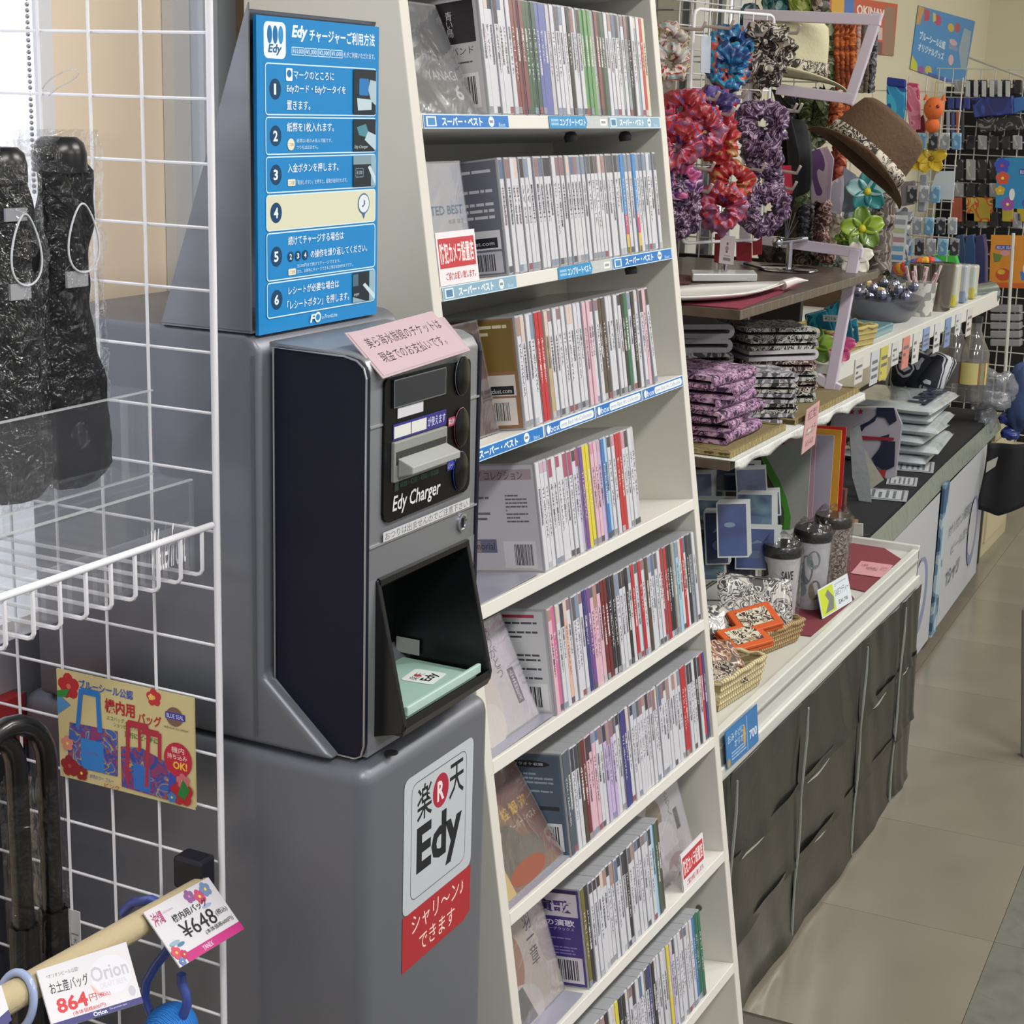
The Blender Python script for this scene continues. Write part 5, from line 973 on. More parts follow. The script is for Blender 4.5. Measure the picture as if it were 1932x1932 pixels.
card('handwritten_card', 'pink handwritten strip hanging on the front edge of the lower shelf', c4, lambda q: q.text('紅型', .15, .7, .7, .22, '#4a2a30').text('ハンカチ', .12, .35, .76, .2, '#5a3a40').text('¥540', .2, .1, .6, .14, '#7a4a50'), 'price card', .001, '#c49a9c')
# ================================================================ HATS, GARLANDS AND FLOWERS
vdir = lambda p: (CAMPOS-p).normalized()
def hat(name, label, x, y, X, R, crown_h, crown_r, roll, pitch, m, band, bandc=True):
    p = at(x, y, X=X); t = thing(name, label, 'hat', p); fwd = vdir(p); up = V((0, 0, 1)); up = (up-fwd*up.dot(fwd)).normalized(); right = up.cross(fwd)
    base = Mx((right.to_4d(), up.to_4d(), fwd.to_4d(), (0, 0, 0, 1))).transposed(); base = Mx(((right.x, fwd.x, up.x, p.x), (right.y, fwd.y, up.y, p.y), (right.z, fwd.z, up.z, p.z), (0, 0, 0, 1)))
    L = base @ Mx.Rotation(roll, 4, 'Y') @ Mx.Rotation(pitch, 4, 'X')
    def crown(u, v):
        a = 2*math.pi*v; prof = [(1.0, 0), (.97, .35), (.92, .7), (.86, .9), (.74, .98), (.5, .95), (.0, .86)]; k_ = u*(len(prof)-1); i = min(int(k_), len(prof)-2); f = k_-i
        r = (prof[i][0]*(1-f)+prof[i+1][0]*f)*crown_r; z = (prof[i][1]*(1-f)+prof[i+1][1]*f)*crown_h; return (r*math.cos(a)*1.08, r*math.sin(a), z)
    B(L).grid(24, 36, crown).build('crown', m, t, smooth=True, solid=.002)
    def brim(u, v):
        a = 2*math.pi*v; r = crown_r+(R-crown_r)*u; return (r*math.cos(a)*1.08, r*math.sin(a), -.006*u+.022*u*u*abs(math.sin(a))-.012*u*u*abs(math.cos(a)))
    B(L).grid(6, 44, brim).build('brim', m, t, smooth=True, solid=.002)
    if band: B(L).lathe([(crown_r*1.03, .004), (crown_r*1.02, crown_h*.3)], 36, Mx.Diagonal((1.08, 1, 1, 1)), False).build('hat_band', band, t, smooth=True, solid=.002)
    return t
bandm = PAT(['#2c2620', '#b8b0a0', '#3a322a', '#c4bcac'], 45, 'noise', .8, .1, 2)
straw = M('#cfc9a8', .85, bump=.35, bs=180); straw2 = M('#57422e', .85, bump=.5, bs=160, var=.2, vs=120)
hat('sun_hat', 'cream straw hat with black and white band inside the top frame', 1478, 143, 3.32, .122, .112, .078, .10, .02, straw, bandm)
hat('sun_hat', 'brown straw hat tilted below the top frame', 1622, 306, 3.2, .108, .105, .080, .66, .12, straw2, bandm)
hat('sun_hat', 'black hat seen edge-on behind the purple scrunchies', 1480, 300, 3.35, .13, .05, .075, 1.45, .1, M('#1b1c22', .8), None)
def strand(name, label, cat, pts, X, r, m, group=None, wav=.25, n=9):
    P3 = [at(x, y, X=X) for x, y in pts]; b = B(); full = []
    for a, c in zip(P3, P3[1:]):
        for i in range(22): full.append(a.lerp(c, i/22))
    full.append(P3[-1]); sd = random.uniform(0, 50); rr = [r*(1+1.5*wav*noise.noise(V((i*.9+sd, sd, 0)))) for i in range(len(full))]; full = [p+V((noise.noise(V((sd, i*.7, 1)))*r*.35, noise.noise(V((sd, i*.7, 5)))*r*.35, 0)) for i, p in enumerate(full)]
    return tag(b.tube(full, rr, n).build(name, m, smooth=True), label, cat, group)
grn = PAT(['#2f3a1e', '#4a5a30', '#6f7a50', '#39461f', '#a8ac94'], 40, 'noise', .7, .4, 2); orn = PAT(['#7a3414', '#a85020', '#c46a2c', '#8a3f18'], 30, 'noise', .7, .4, 1.5)
drk = PAT(['#1c1c20', '#3a3a40', '#77757a', '#26262c'], 45, 'noise', .7, .3, 2); mar = PAT(['#3a1f20', '#6a4038', '#b0988c', '#4a2a28'], 40, 'noise', .7, .3, 2.4); gry = PAT(['#4a423c', '#7a7068', '#9a9088', '#5c544c'], 24, 'wave', .6, .3, 5)
strand('green_garland', 'green leaf garland hanging left below the middle frame bar', 'garland', [(1530, 180), (1524, 240), (1520, 300), (1515, 360), (1505, 420)], 3.5, .022, grn)
strand('green_garland', 'green leaf garland seen inside the top frame behind the cream hat', 'garland', [(1560, 35), (1558, 90), (1562, 150)], 3.5, .024, grn)
strand('green_garland', 'green garland between the frame bar and the brown hat', 'garland', [(1560, 180), (1556, 215), (1552, 245)], 3.5, .026, grn)
for i, x in enumerate((1581, 1590, 1600, 1609)): strand('orange_garland', 'orange strand garland, '+ORD[i]+' from the left inside the top frame', 'garland', [(x, 38), (x-1, 100), (x+2, 168)], 3.48, .0075, orn)
strand('orange_garland', 'orange garland end below the frame beside the brown hat', 'garland', [(1578, 188), (1576, 215), (1574, 232)], 3.45, .014, orn)
for i, (x, m) in enumerate(((1622, PAT(['#a86a54', '#c89a88', '#b8a49c', '#a87c40'], 22, 'noise', .7, .2, 2)), (1632, gry), (1643, gry), (1651, drk))): strand('mixed_garland', ['pink and yellow', 'grey-brown', 'second grey-brown', 'dark'][i]+' strand right of the orange garlands in the frame', 'garland', [(x, 44), (x-3, 100), (x-8, 175)], 3.5, .007, m)
strand('dark_garland', 'black patterned strand above the black hat', 'garland', [(1490, 185), (1492, 215), (1490, 250)], 3.5, .018, drk)
strand('maroon_garland', 'maroon and white patterned strand below the plumeria cloth', 'garland', [(1552, 385), (1550, 430), (1556, 490)], 3.4, .018, mar)
strand('dark_garland', 'black and grey strand left of the maroon one', 'garland', [(1520, 392), (1517, 430), (1520, 470)], 3.4, .014, drk)
strand('dark_garland', 'brown strand beside the black hat hem', 'garland', [(1500, 396), (1496, 430), (1497, 455)], 3.4, .012, M('#3a3018', .8, bump=.5))
strand('bark_garland', 'long grey-brown strand bundle hanging from the brown hat brim', 'garland', [(1672, 375), (1664, 430), (1660, 515)], 3.6, .024, gry, None, .1)
strand('dark_garland', 'dark strand left of the grey-brown bundle', 'garland', [(1652, 390), (1648, 450), (1648, 515)], 3.65, .014, PAT(['#2a201c', '#4a3c34', '#6a5c52'], 24, 'wave', .6, .3, 5), None, .1)
plc = PAT(['#b8a0b0', '#c4b0b8', '#6a4a78', '#c0b0b4', '#b4a838'], 11, 'noise', .5, .1, 1, .2)
tag(B().slab([at(x, y, X=3.4) for x, y in ((1532, 285), (1562, 276), (1574, 300), (1570, 340), (1566, 385), (1530, 385), (1526, 320))], (.012, .004, 0)).build('plumeria_cloth', plc, bevel=.002), 'pale purple cloth printed with yellow-centred flowers under the brown hat', 'cloth')
tag(B().slab([at(x, y, X=3.45) for x, y in ((1568, 345), (1592, 330), (1592, 375), (1586, 405), (1564, 400))], (.01, .004, 0)).build('wrapped_flower', PAT(['#c0bcc4', '#a8a8b0', '#d0ccd0', '#b8b060'], 14, 'noise', .4, .1, 1, .4)), 'whitish flower wrapped in film below the brown hat', 'flower')
tag(B().slab([at(x, y, X=3.5) for x, y in ((1592, 315), (1615, 330), (1622, 400), (1588, 400))], (.01, .004, 0)).build('plastic_packet', M('#8c92a2', .2, coat=.6, bump=.4)), 'grey-blue plastic packet between wrapped flower and teal flower', 'packet')
def flower(label, x, y, X, R, col, mid, edge=None, seed=1, name='plumeria_flower', group=None):
    p = at(x, y, X=X); rn = random.Random(seed); t = thing(name, label, 'flower', p, group); n_ = vdir(p)+V((rn.uniform(-.3, .3), rn.uniform(-.3, .3), rn.uniform(0, .5))); n_.normalize(); a = n_.orthogonal().normalized(); b_ = n_.cross(a)
    for i in range(5):
        an = 2*math.pi*i/5+rn.uniform(-.1, .1); d = a*math.cos(an)+b_*math.sin(an); s = n_.cross(d)
        def fn(u, v, d=d, s=s): w = R*.42*math.sin(math.pi*min(1, u*.85+.08))**.7; return p+d*(R*u)+s*((v-.5)*2*w)+n_*(R*.35*u*(1-u)+.25*R*(abs(v-.5)*2)**2*.5+.1*R*u)
        B().grid(7, 5, fn).build('petal', col if i % 2 else (edge or col), t, smooth=True, solid=.0012)
    B().ball(p+n_*R*.05, R*.2, n=10, k=6).build('flower_centre', mid, t, smooth=True)
yel = M('#c8c02c', .5); wht = M('#d4d2c4', .45, coat=.2)
flower('teal and white plumeria flower beside the brown hat brim', 1637, 362, 3.5, .045, M('#9fc4c4', .4, coat=.3), yel, M('#1f7a7c', .4, coat=.3), 3)
flower('green and yellow plumeria flower above the end of the upper shelf', 1626, 432, 3.45, .046, M('#8aa828', .4, coat=.3), yel, M('#5a7a1c', .4, coat=.3), 4)
flower('white plumeria flower with yellow heart on the corner of the upper shelf', 1615, 490, 3.3, .036, wht, yel, None, 5)
flower('small green blossom left of the green plumeria', 1592, 452, 3.5, .02, M('#7a9a30', .5), yel, M('#3f5a20', .5), 6)
# ---- small cards on the shelf end
for (px, lb) in (([(1581, 523), (1597, 520), (1604, 553), (1590, 558)], 'small white price tag hanging under the end of the upper shelf'), ([(1612, 530), (1630, 521), (1626, 535), (1620, 537)], 'cream tag folded over the corner of the upper shelf'), ([(1628, 529), (1634, 529), (1631, 552), (1623, 552)], 'narrow white tag right of the shelf corner')):
    pts = [at(x, y, X=3.3) for x, y in px]; card('price_tag', lb, pts, lambda q: q.lines(.15, .15, .7, .6, 3, '#8a8a98'), 'price tag', .0008, '#c6c4cc')
# ================================================================ WHITE SHELF BEYOND AND ITS GOODS
ws = thing('white_shelf', 'white shelf with price cards beyond the wooden display', 'shelf', (4.1, 1.15, .96))
B().box(3.30, 5.0, .93, 1.40, .975, .995).build('shelf_board', M('#c6c8c4', .4), ws)
B().box(3.30, 5.0, .918, .93, .958, 1.004).build('front_lip', M('#c9cac4', .4), ws, bevel=.002)
B().box(3.66, 3.68, 1.40, 1.42, .53, 1.2).build('support', M('#b8b8b4', .5), ws); B().box(4.70, 4.72, 1.40, 1.42, .53, 1.2).build('support', M('#b8b8b4', .5), ws)
for i, (x, col) in enumerate(((3.47, '#c4c0bc'), (3.60, '#b8bcc0'), (3.68, '#b8b050'), (3.78, '#c0c0c0'), (3.88, '#c47a70'), (3.98, '#c4c4c0'), (4.08, '#7a90b8'), (4.2, '#c0c4c8'), (4.32, '#6f88b4'), (4.44, '#bcc0c4'), (4.58, '#c0bcb8'))):
    t = thing('price_card', f'small price card on the lip of the white shelf, {ORD[i]} from the left', 'price card', (x, .915, .915)); h_ = .07 if i % 3 else .05
    B().box(x-.032, x+.032, .9155, .917, .985-h_, .99).build('card', M(col, .5), t); q = P((x-.03, .9153, .987-h_), (.06, 0, 0), (0, 0, h_)); q.lines(.1, .1, .8, .7, 3, '#6a6a72'); q.build('card_print', t)
zs = .9955
# straw tray with flowers, blue bags
bp = at(1575, 690, Z=.975)
basket('straw_tray', 'brown straw tray with bright flowers on a lower stand behind the towels', (3.44, 1.03, .953), .20, .13, .05, -.15, rat)
flower('green and yellow artificial flower in the straw tray', 1538, 655, 3.3, .042, M('#7a9a2c', .45, coat=.3), yel, M('#4a6a20', .45), 11); flower('magenta artificial flower in the straw tray', 1582, 655, 3.35, .036, M('#a83a6a', .45, coat=.3), yel, M('#b8507a', .45), 12)
bl_f = PAT(['#12566e', '#1f7a8f', '#0e4458', '#5fa8b4'], 14, 'noise', .25, .3, 1.5, .6)
for i, (px, lb) in enumerate((([(1520, 595), (1560, 585), (1578, 640), (1530, 645)], 'teal bead packet left of the 216 yen card'), ([(1555, 585), (1600, 560), (1612, 640), (1575, 645)], 'teal bead packet behind the 216 yen card'), ([(1590, 615), (1618, 600), (1622, 645), (1588, 660)], 'teal bead packet hanging at the white frame post'))):
    tag(B().slab([at(x, y, X=3.42+.03*i) for x, y in px], (.02, .01, 0)).build('bead_packet', bl_f, bevel=.004), lb, 'packet', None)
c4 = [at(x, y, X=3.38) for x, y in ((1553, 594), (1580, 595), (1580, 607), (1553, 606))]
card('price_card', 'small white card reading 216 yen among teal packets', c4, lambda q: q.text('¥216', .1, .2, .8, .6, '#2c3038'), 'price card', .001, '#c0ccd0')
straw_b = PAT(['#a8985c', '#c0b07c', '#948448'], 60, 'wave', .85, .3, 2)
basket('straw_basket', 'pale straw basket at the left end of the white shelf', (3.52, 1.0, zs), .17, .12, .05, -.2, straw_b)
tag(B().box(3.72, 3.92, .96, 1.10, zs, zs+.02).build('comb_box', M('#5a8a94', .25, coat=.5), bevel=.003), 'flat teal box on the white shelf before the wire bowl', 'box')
bx = thing('gift_box', 'brown cardboard box with open lid on the white shelf', 'box', (4.42, 1.22, zs))
B().box(4.28, 4.46, 1.13, 1.30, zs, zs+.10).build('box_body', M('#4f3a26', .7), bx); B().box(4.27, 4.47, 1.12, 1.31, zs+.10, zs+.13).build('box_lid', M('#3f2c1e', .6), bx); B().box(4.29, 4.45, 1.14, 1.29, zs+.13, zs+.132).build('lid_inset', M('#6a5238', .6), bx)
bw_ = thing('wire_bowl', 'oval wire bowl full of silver wrapped sweets on white shelf', 'bowl', (4.0, 1.05, zs))
B().lathe([(.10, 0), (.13, .03), (.145, .055)], 28, Mx.Translation((4.13, 1.045, zs+.001)) @ Mx.Diagonal((.95, .68, 1, 1))).build('bowl_wall', M('#6a6c76', .3, .6), bw_, smooth=True)
tin = M('#8a8ca0', .12, .8, bump=.5)
for i in range(26):
    a = i*2.4; r_ = .115*math.sqrt((i+.5)/26); tag(B().ball((4.13+r_*.95*math.cos(a), 1.045+r_*.66*math.sin(a), zs+.060+.012*(i % 3)), .018, .014, .013, 7, 5).build('wrapped_sweet', M('#b49a60', .4) if i in (4, 11) else tin, smooth=False), 'silver wrapped sweet in the wire bowl' if i not in (4, 11) else 'gold wrapped sweet in the wire bowl', 'sweet', 'silver sweets in the bowl' if i not in (4, 11) else 'gold sweets in the bowl')
cp_ = thing('straw_cup', 'white dotted cup holding striped straws on the white shelf', 'cup', (4.28, .985, zs)); B().lathe([(.032, 0), (.04, .085), (.037, .085), (.03, .004)], 20, Mx.Translation((4.28, .985, zs))).build('cup_body', PAT(['#c4c4bc', '#8a8a84'], 60, 'voronoi', .5, 0), cp_, smooth=True)
for i in range(9): a = i*.7; tag(B().tube([(4.28+.015*math.cos(a), .985+.015*math.sin(a), zs+.03), (4.28+.045*math.cos(a), .985+.045*math.sin(a), zs+.12+.012*math.sin(i*3))], .0042, 6).build('striped_straw', PAT(['#c8c0c0', '#a87a80'], 50, 'wave', .5, 0, .5), smooth=True), 'striped straw standing in the dotted cup', 'straw', 'striped straws in the cup')
stl = M('#8a8478', .25, .85)
for i, (x, y, h_) in enumerate(((4.47, 1.035, .115), (4.42, .965, .125))):
    t = thing('steel_cup', ['steel tumbler behind the dotted cup', 'tall steel tumbler at the front of the white shelf'][i], 'tumbler', (x, y, zs)); B().lathe([(.027, 0), (.033, h_), (.030, h_), (.024, .01)], 24, Mx.Translation((x, y, zs))).build('cup_body', stl, t, smooth=True); B().lathe([(.0335, h_-.004), (.0342, h_), (.030, h_+.001)], 24, Mx.Translation((x, y, zs)), False).build('rim', M('#b0aca0', .2, .9), t, smooth=True)
lei = thing('flower_lei', 'orange and purple flower lei lying over the goods on white shelf', 'lei', (4.75, 1.25, zs+.1)); lc = [M(h, .7) for h in ('#c8602c', '#c43a34', '#6a4a9a', '#d0a030', '#3a80a8')]
for i in range(26):
    a = 2*math.pi*i/26; p = at(1732+40*math.cos(a), 508+11*math.sin(a)+5*math.sin(2*a), X=4.66+.05*math.sin(a)); B().ball(p, .018, .018, .016, 7, 5).build('lei_flower', lc[(i*3) % 5], lei)
for i, (x, m, lb) in enumerate(((4.54, PAT(['#b8bcb0', '#c4b840', '#9aa8b8'], 12, 'noise', .2, .2, 1, .6), 'clear packet with yellow goods at the front of the white shelf'), (4.66, PAT(['#a8b0b8', '#7a88a8', '#c0c4c8'], 12, 'noise', .2, .2, 1, .6), 'clear packet with bluish goods, second of the three'), (4.78, PAT(['#b4bcb4', '#b8b050', '#8a98a8'], 12, 'noise', .2, .2, 1, .6), 'clear packet nearest the silver cup on white shelf'))):
    tag(B().box(x-.025, x+.025, .945, 1.01, zs, zs+.115-.01*i).build('clear_packet', m, bevel=.006), lb, 'packet')
tag(B().box(4.87, 4.98, .935, 1.05, zs, at(1843, 555, X=4.93).z-.036).build('clear_packet', PAT(['#b4bcb4', '#8a98a8', '#c0c4c8'], 12, 'noise', .2, .2, 1, .6), bevel=.006), 'tall clear packet under the silver cup at the shelf end', 'packet')
pc_ = at(1843, 555, X=4.93); t = thing('silver_cup', 'shiny silver cup lying on its side at the shelf end', 'cup', pc_); B().lathe([(.024, -.07), (.036, .06), (.033, .06), (.02, -.06)], 24, Mx.Translation(pc_) @ Mx.Rotation(math.pi/2, 4, 'Y') @ Mx.Rotation(.5, 4, 'X')).build('cup_body', M('#b8c4c2', .1, .9), t, smooth=True)
c4 = [at(x, y, X=4.5) for x, y in ((1684, 405), (1713, 408), (1706, 495), (1677, 493))]
def lstrip(q):
    for i, c in enumerate(('#8a9098', '#a8b088', '#a08088', '#6a98b8', '#5a88b0')): q.rect(.12, .80-.19*i, .76, .11, c, .02)
card('label_sheet', 'white strip of five small coloured labels hanging beside the grey-brown garland', c4, lstrip, 'sheet', .001, '#c4c8cc')
# ================================================================ FAR TABLE WITH BLACK CLOTH
R2 = Mx.Translation((3.66, .915, 0)) @ Mx.Rotation(math.radians(2.2), 4, 'Z')
ft = thing('cloth_table', 'table under black cloth with white banners, beyond the counter', 'table', (4.6, 1.15, 0))
bkc = M('#101218', .9, bump=.2, bs=40)
B(R2).box(.0, 2.0, .02, .44, .505, .53).build('table_top', bkc, ft); B(R2).box(0, 2.0, .03, .42, .0, .505).build('black_cloth', bkc, ft)
def pleat(u, v): x = 2.0*u; return R2 @ V((x, .012-.002*math.sin(9*u)-.012*v, 0.53-.055*v))
B().grid(80, 3, pleat).build('clear_table_cover', CLEAR('#8f978c', .75, .25, .4, 20, .04), ft, smooth=True)
B(R2).box(1.5, 2.0, .25, .44, .53, .60).build('raised_step', bkc, ft)
banp = M('#aeb1b6', .55, bump=.15, bs=6)
for i, (x0, x1) in enumerate(((.03, .92), (1.02, 1.72))):
    t = thing('paper_banner', ['white printed paper banner on the front of the black-clothed table, nearer one', 'white printed paper banner on the black-clothed table, farther one'][i], 'banner', R2 @ V(((x0+x1)/2, .01, .02)))
    B(R2).slab([(x0, -.004, .04), (x1, -.004, .04), (x1, .0, .47), (x0, .0, .47)], (0, .001, 0)).build('sheet', banp, t)
    q = P(R2 @ V((x0+.03, -.0055, .06)), R2.to_3x3() @ V((x1-x0-.06, 0, 0)), V((0, 0, .38))); q.text('オリオン限定', .08, .62, .6, .1, '#5a606c', shear=.2).text('ビール生地', .2, .45, .5, .08, '#6a707a', shear=.2).ell(.78, .42, .13, .3, '#7c84a0').ell(.76, .46, .10, .24, '#b9bcc0').text('Tシャツ', .12, .2, .35, .14, '#5a606c', bold=.02); q.build('banner_print', t)
dn = thing('blue_ribbon', 'blue and white printed ribbon tucked between the two banners', 'ribbon', R2 @ V((.82, .0, .3))); B(R2).box(.935, 1.005, -.010, -.002, .04, .49).build('ribbon_strip', PAT(['#3a5a78', '#6a8aa0', '#a8b8c0'], 9, 'noise', .5, 0, 1), dn)
def fcard(label, x, y, w_=.10, h_=.07, z=.5315):
    p = at(x, y, Z=z); L = Mx.Translation(p) @ Mx.Rotation(.2, 4, 'Z'); t = thing('price_card', label, 'price card', p); B(L).box(-w_/2, w_/2, -h_/2, h_/2, 0, .0015).build('card', M('#a8acb0', .4), t); q = P(L @ V((-w_/2, -h_/2, .0016)), L.to_3x3() @ V((w_, 0, 0)), L.to_3x3() @ V((0, h_, 0))); q.frame(.05, .08, .9, .84, '#5a6068', '#b4b8bc', .05, .04).lines(.15, .2, .7, .6, 4, '#5a6068'); q.build('card_print', t)
fcard('nearest grey price card on the black cloth', 1668, 933, .13, .12); fcard('second grey price card on the black cloth', 1702, 908, .11, .08); fcard('third grey price card before the folded shirts', 1728, 880, .15, .10)
shirt = PAT(['#a9b4b8', '#b8c0c2', '#8fa0a6'], 10, 'noise', .18, .5, 1.5, .7, False)
for i in range(6):
    t = thing('folded_shirt', f'white folded shirt in clear bag, {ORD[i]} from the bottom of the shirt pile', 'shirt', (4.9, 1.12, .531+.03*i), 'folded shirts in clear bags'); L = Mx.Translation((4.74+.01*math.sin(i*2), 1.125+.012*math.cos(i*3), .5315+.030*i)) @ Mx.Rotation(.05*math.sin(i*2.3)+.05, 4, 'Z')
    def fn(u, v, top=1): x = (u-.5)*2; y = (v-.5)*2; e = max(0, (1-abs(x)**10)*(1-abs(y)**10))**.5; return (x*.17, y*.13, (.0145+.0148*e*top)+.0015*math.sin(9*u+i)*math.sin(7*v))
    b = B(L); b.grid(24, 20, fn); b.grid(24, 20, lambda u, v: fn(u, v, -1)); b.build('shirt_body', shirt, t, smooth=True)
    if i == 5:
        q = P(L @ V((.155, -.035, .0325)), L.to_3x3() @ V((-.31, -.0, 0)), L.to_3x3() @ V((0, -.075, 0))); q.text('DRAFT', .02, .1, .96, .8, '#1c2238', bold=.05); q.b.v = [p for p in q.b.v]; q.build('shirt_print', t)
hp = thing('hanging_shirt', 'white shirt pack with navy drawing and red stars standing before the shirt pile', 'shirt', at(1640, 960, X=4.25))
pts = [at(x, y, X=4.25) for x, y in ((1576, 770), (1690, 768), (1704, 800), (1692, 900), (1672, 905), (1610, 830), (1568, 812))]
B().slab(pts, (.02, .01, 0)).build('shirt_body', M('#a8a4b0', .3, coat=.5), hp, bevel=.004)
o4 = at(1570, 905, X=4.245); q = P(o4, at(1705, 905, X=4.245)-o4, at(1570, 768, X=4.245)-o4)
def star(u, v, r, c): q.poly([(u+(r if k_ % 2 == 0 else r*.45)*math.sin(math.pi*k_/5), v+(r if k_ % 2 == 0 else r*.45)*math.cos(math.pi*k_/5)) for k_ in range(10)], c)
for u in (.16, .28, .40): star(u, .93, .045, '#8e2430')
q.poly([(.62, .98), (.86, .97), (.90, .80), (.80, .74), (.74, .84), (.62, .86)], '#1a1f38').poly([(.34, .72), (.52, .80), (.66, .92), (.60, .80), (.46, .72), (.42, .66)], '#1a1f38').poly([(.66, .58), (.80, .62), (.78, .50), (.70, .50)], '#1a1f38').poly([(.40, .60), (.86, .57), (.86, .53), (.42, .55)], '#8e2430').poly([(.70, .52), (.88, .52), (.87, .18), (.74, .12), (.6, .2), (.56, .30), (.66, .42)], '#1a1f38').poly([(.62, .12), (.76, .14), (.74, .04), (.64, .04)], '#a02834')
q.build('shirt_print', hp)
for i, (px, X, lb) in enumerate((([(1603, 812), (1622, 800), (1640, 900), (1648, 985), (1632, 985), (1608, 900)], 4.1, 'clear bagged leaflet hanging right of the red file'), ([(1622, 830), (1645, 870), (1668, 905), (1640, 925), (1625, 880)], 4.15, 'cream folded paper in clear bag below the printed shirt'))):
    tag(B().slab([at(x, y, X=X) for x, y in px], (.006, .003, 0)).build('clear_packet', M('#a6abae' if i == 0 else '#b4b4a4', .25, coat=.6, bump=.3)), lb, 'packet')
tag(B().slab([at(x, y, X=3.66) for x, y in ((1585, 985), (1628, 988), (1628, 1012), (1585, 1008))], (.004, 0, 0)).build('white_tray', M('#bcbcb6', .4), bevel=.001), 'white tray edge at the far end of the counter', 'tray')
tag(B().box(3.64, 3.66, .97, .99, .53, .66).build('wooden_peg', M('#5a3228', .6)), 'brown wooden peg beside the files at the table end', 'peg')
tag(B().box(3.70, 3.78, .97, 1.05, .531, .56).build('wooden_block', M('#8a6c48', .6)), 'small tan wooden block beside the brown peg', 'block')
ptn = PAT(['#20222c', '#b8bac4', '#2a2c36', '#c4c6cc'], 7, 'wave', .8, .1, 3)
for i, (x, y) in enumerate(((1708, 708), (1735, 700), (1762, 702))):
    p = at(x, y, X=5.0); t = thing('rolled_towel', ['leftmost', 'middle', 'rightmost'][i]+' black and white rolled towel under the white shelf', 'towel', p); B().lathe([(.045, -.05), (.05, -.04), (.05, .05), (.042, .06)], 18, Mx.Translation(p) @ Mx.Rotation(.25*(i-1), 4, 'Y') @ Mx.Rotation(.3, 4, 'X')).build('roll_body', ptn, t, smooth=True)
btl = CLEAR('#8a8884', .35, .08)
for i, (x, y) in enumerate(((1800, 655), (1838, 660))):
    p = at(x, y, X=5.4); L = Mx.Translation((p.x, p.y, .60)); t = thing('glass_bottle', ['dark clear bottle left of the labelled one', 'clear bottle with striped label before the far grid'][i], 'bottle', (p.x, p.y, .60)); B(L).lathe([(.045, 0), (.05, .01), (.05, .16), (.03, .20), (.018, .23), (.018, .26)], 20).build('bottle_body', btl, t, smooth=True); B(L).lathe([(.0505, .06), (.0505, .13)], 20, None, False).build('bottle_label', PAT(['#8a8468', '#5a7a50', '#a84a3a', '#c0b878'], 10, 'wave', .5, 0, 0) if i else M('#4a4644', .5), t, smooth=True); B(L).lathe([(.02, .255), (.02, .275)], 12).build('cap', M('#2a2a2c', .4), t)
# bags and the black garment at the right
def crumple(name, label, cat, c, rx, ry, rz, m, amp=.5, fr=14):
    t = thing(name, label, cat, c); c = V(c)
    def fn(u, v):
        d = V((math.cos(2*math.pi*v)*math.sin(math.pi*u), math.sin(2*math.pi*v)*math.sin(math.pi*u), -math.cos(math.pi*u))); k_ = 1+amp*noise.noise(d*1.7+c*3)+amp*.5*noise.noise(d*4+c*5); return c+V((d.x*rx*k_, d.y*ry*k_, d.z*rz*k_))
    B().grid(24, 32, fn).build('crumpled_body', m, t, smooth=True)
crumple('clear_bag', 'greyish clear plastic bag standing at the end of black-clothed table', 'bag', at(1868, 735, X=5.45), .06, .07, .07, CLEAR('#8a8e98', .45, .15, .8, 20, .08, .3))
crumple('clear_bag', 'small clear plastic bag hanging below the larger one', 'bag', at(1858, 790, X=5.45), .03, .03, .06, CLEAR('#9a9ea6', .4, .15, .8, 20, .08, .3))
def drape(u, v):
    p = at(1866+90*u-22*v*(1-u), 838+135*v*(1-.3*abs(u-.35)), X=5.3); return p+V((.010*math.sin(9*u)+.008*math.sin(5*v+4*u), 0, 0))
tag(B().grid(16, 12, drape).build('black_bag', M('#17181c', .85, bump=.4, bs=25), smooth=True, solid=.012), 'black cloth bag hanging at the right end of the banner table', 'bag')
tag(B().slab([at(x, y, X=5.27) for x, y in ((1862, 872), (1883, 862), (1878, 880), (1860, 892))], (.002, 0, 0)).build('paper_tag', M('#a8a8a0', .6)), 'white paper tag on the black cloth bag', 'tag')
crumple('blue_garment', 'blue garment hanging above the black cloth bag, right edge', 'garment', at(1926, 750, X=5.6), .04, .05, .12, M('#32456f', .75, bump=.3), .16)
for i, (x, y) in enumerate(((1902, 790), (1906, 818))): crumple('blue_packet', ['upper', 'lower'][i]+' small blue packet behind the black cloth bag', 'packet', at(x, y, X=5.6), .02, .03, .022, M('#2a3886', .35, coat=.4), .3)
cbn = thing('low_cabinet', 'cream low cabinet at the far right beyond the banners', 'cabinet', (6.0, 1.3, 0)); B().box(5.72, 6.17, 1.03, 1.40, 0, .42).build('cabinet_body', M('#b9b090', .6), cbn); B().box(5.70, 6.18, 1.015, 1.42, .42, .44).build('cabinet_top', M('#b0a888', .5), cbn); B().box(5.75, 6.12, 1.024, 1.03, .05, .40).build('door_panel', M('#beb596', .6), cbn)
pd = at(1931, 1300, X=4.0); tag(B().slab([at(x, y, X=3.9) for x, y in ((1927, 1150), (1960, 1150), (1960, 1445), (1938, 1450), (1925, 1420))], (.03, 0, 0)).build('grey_banner', M('#6a655c', .7), bevel=.004), 'grey-brown stand edge at the right border of the photo', 'stand')
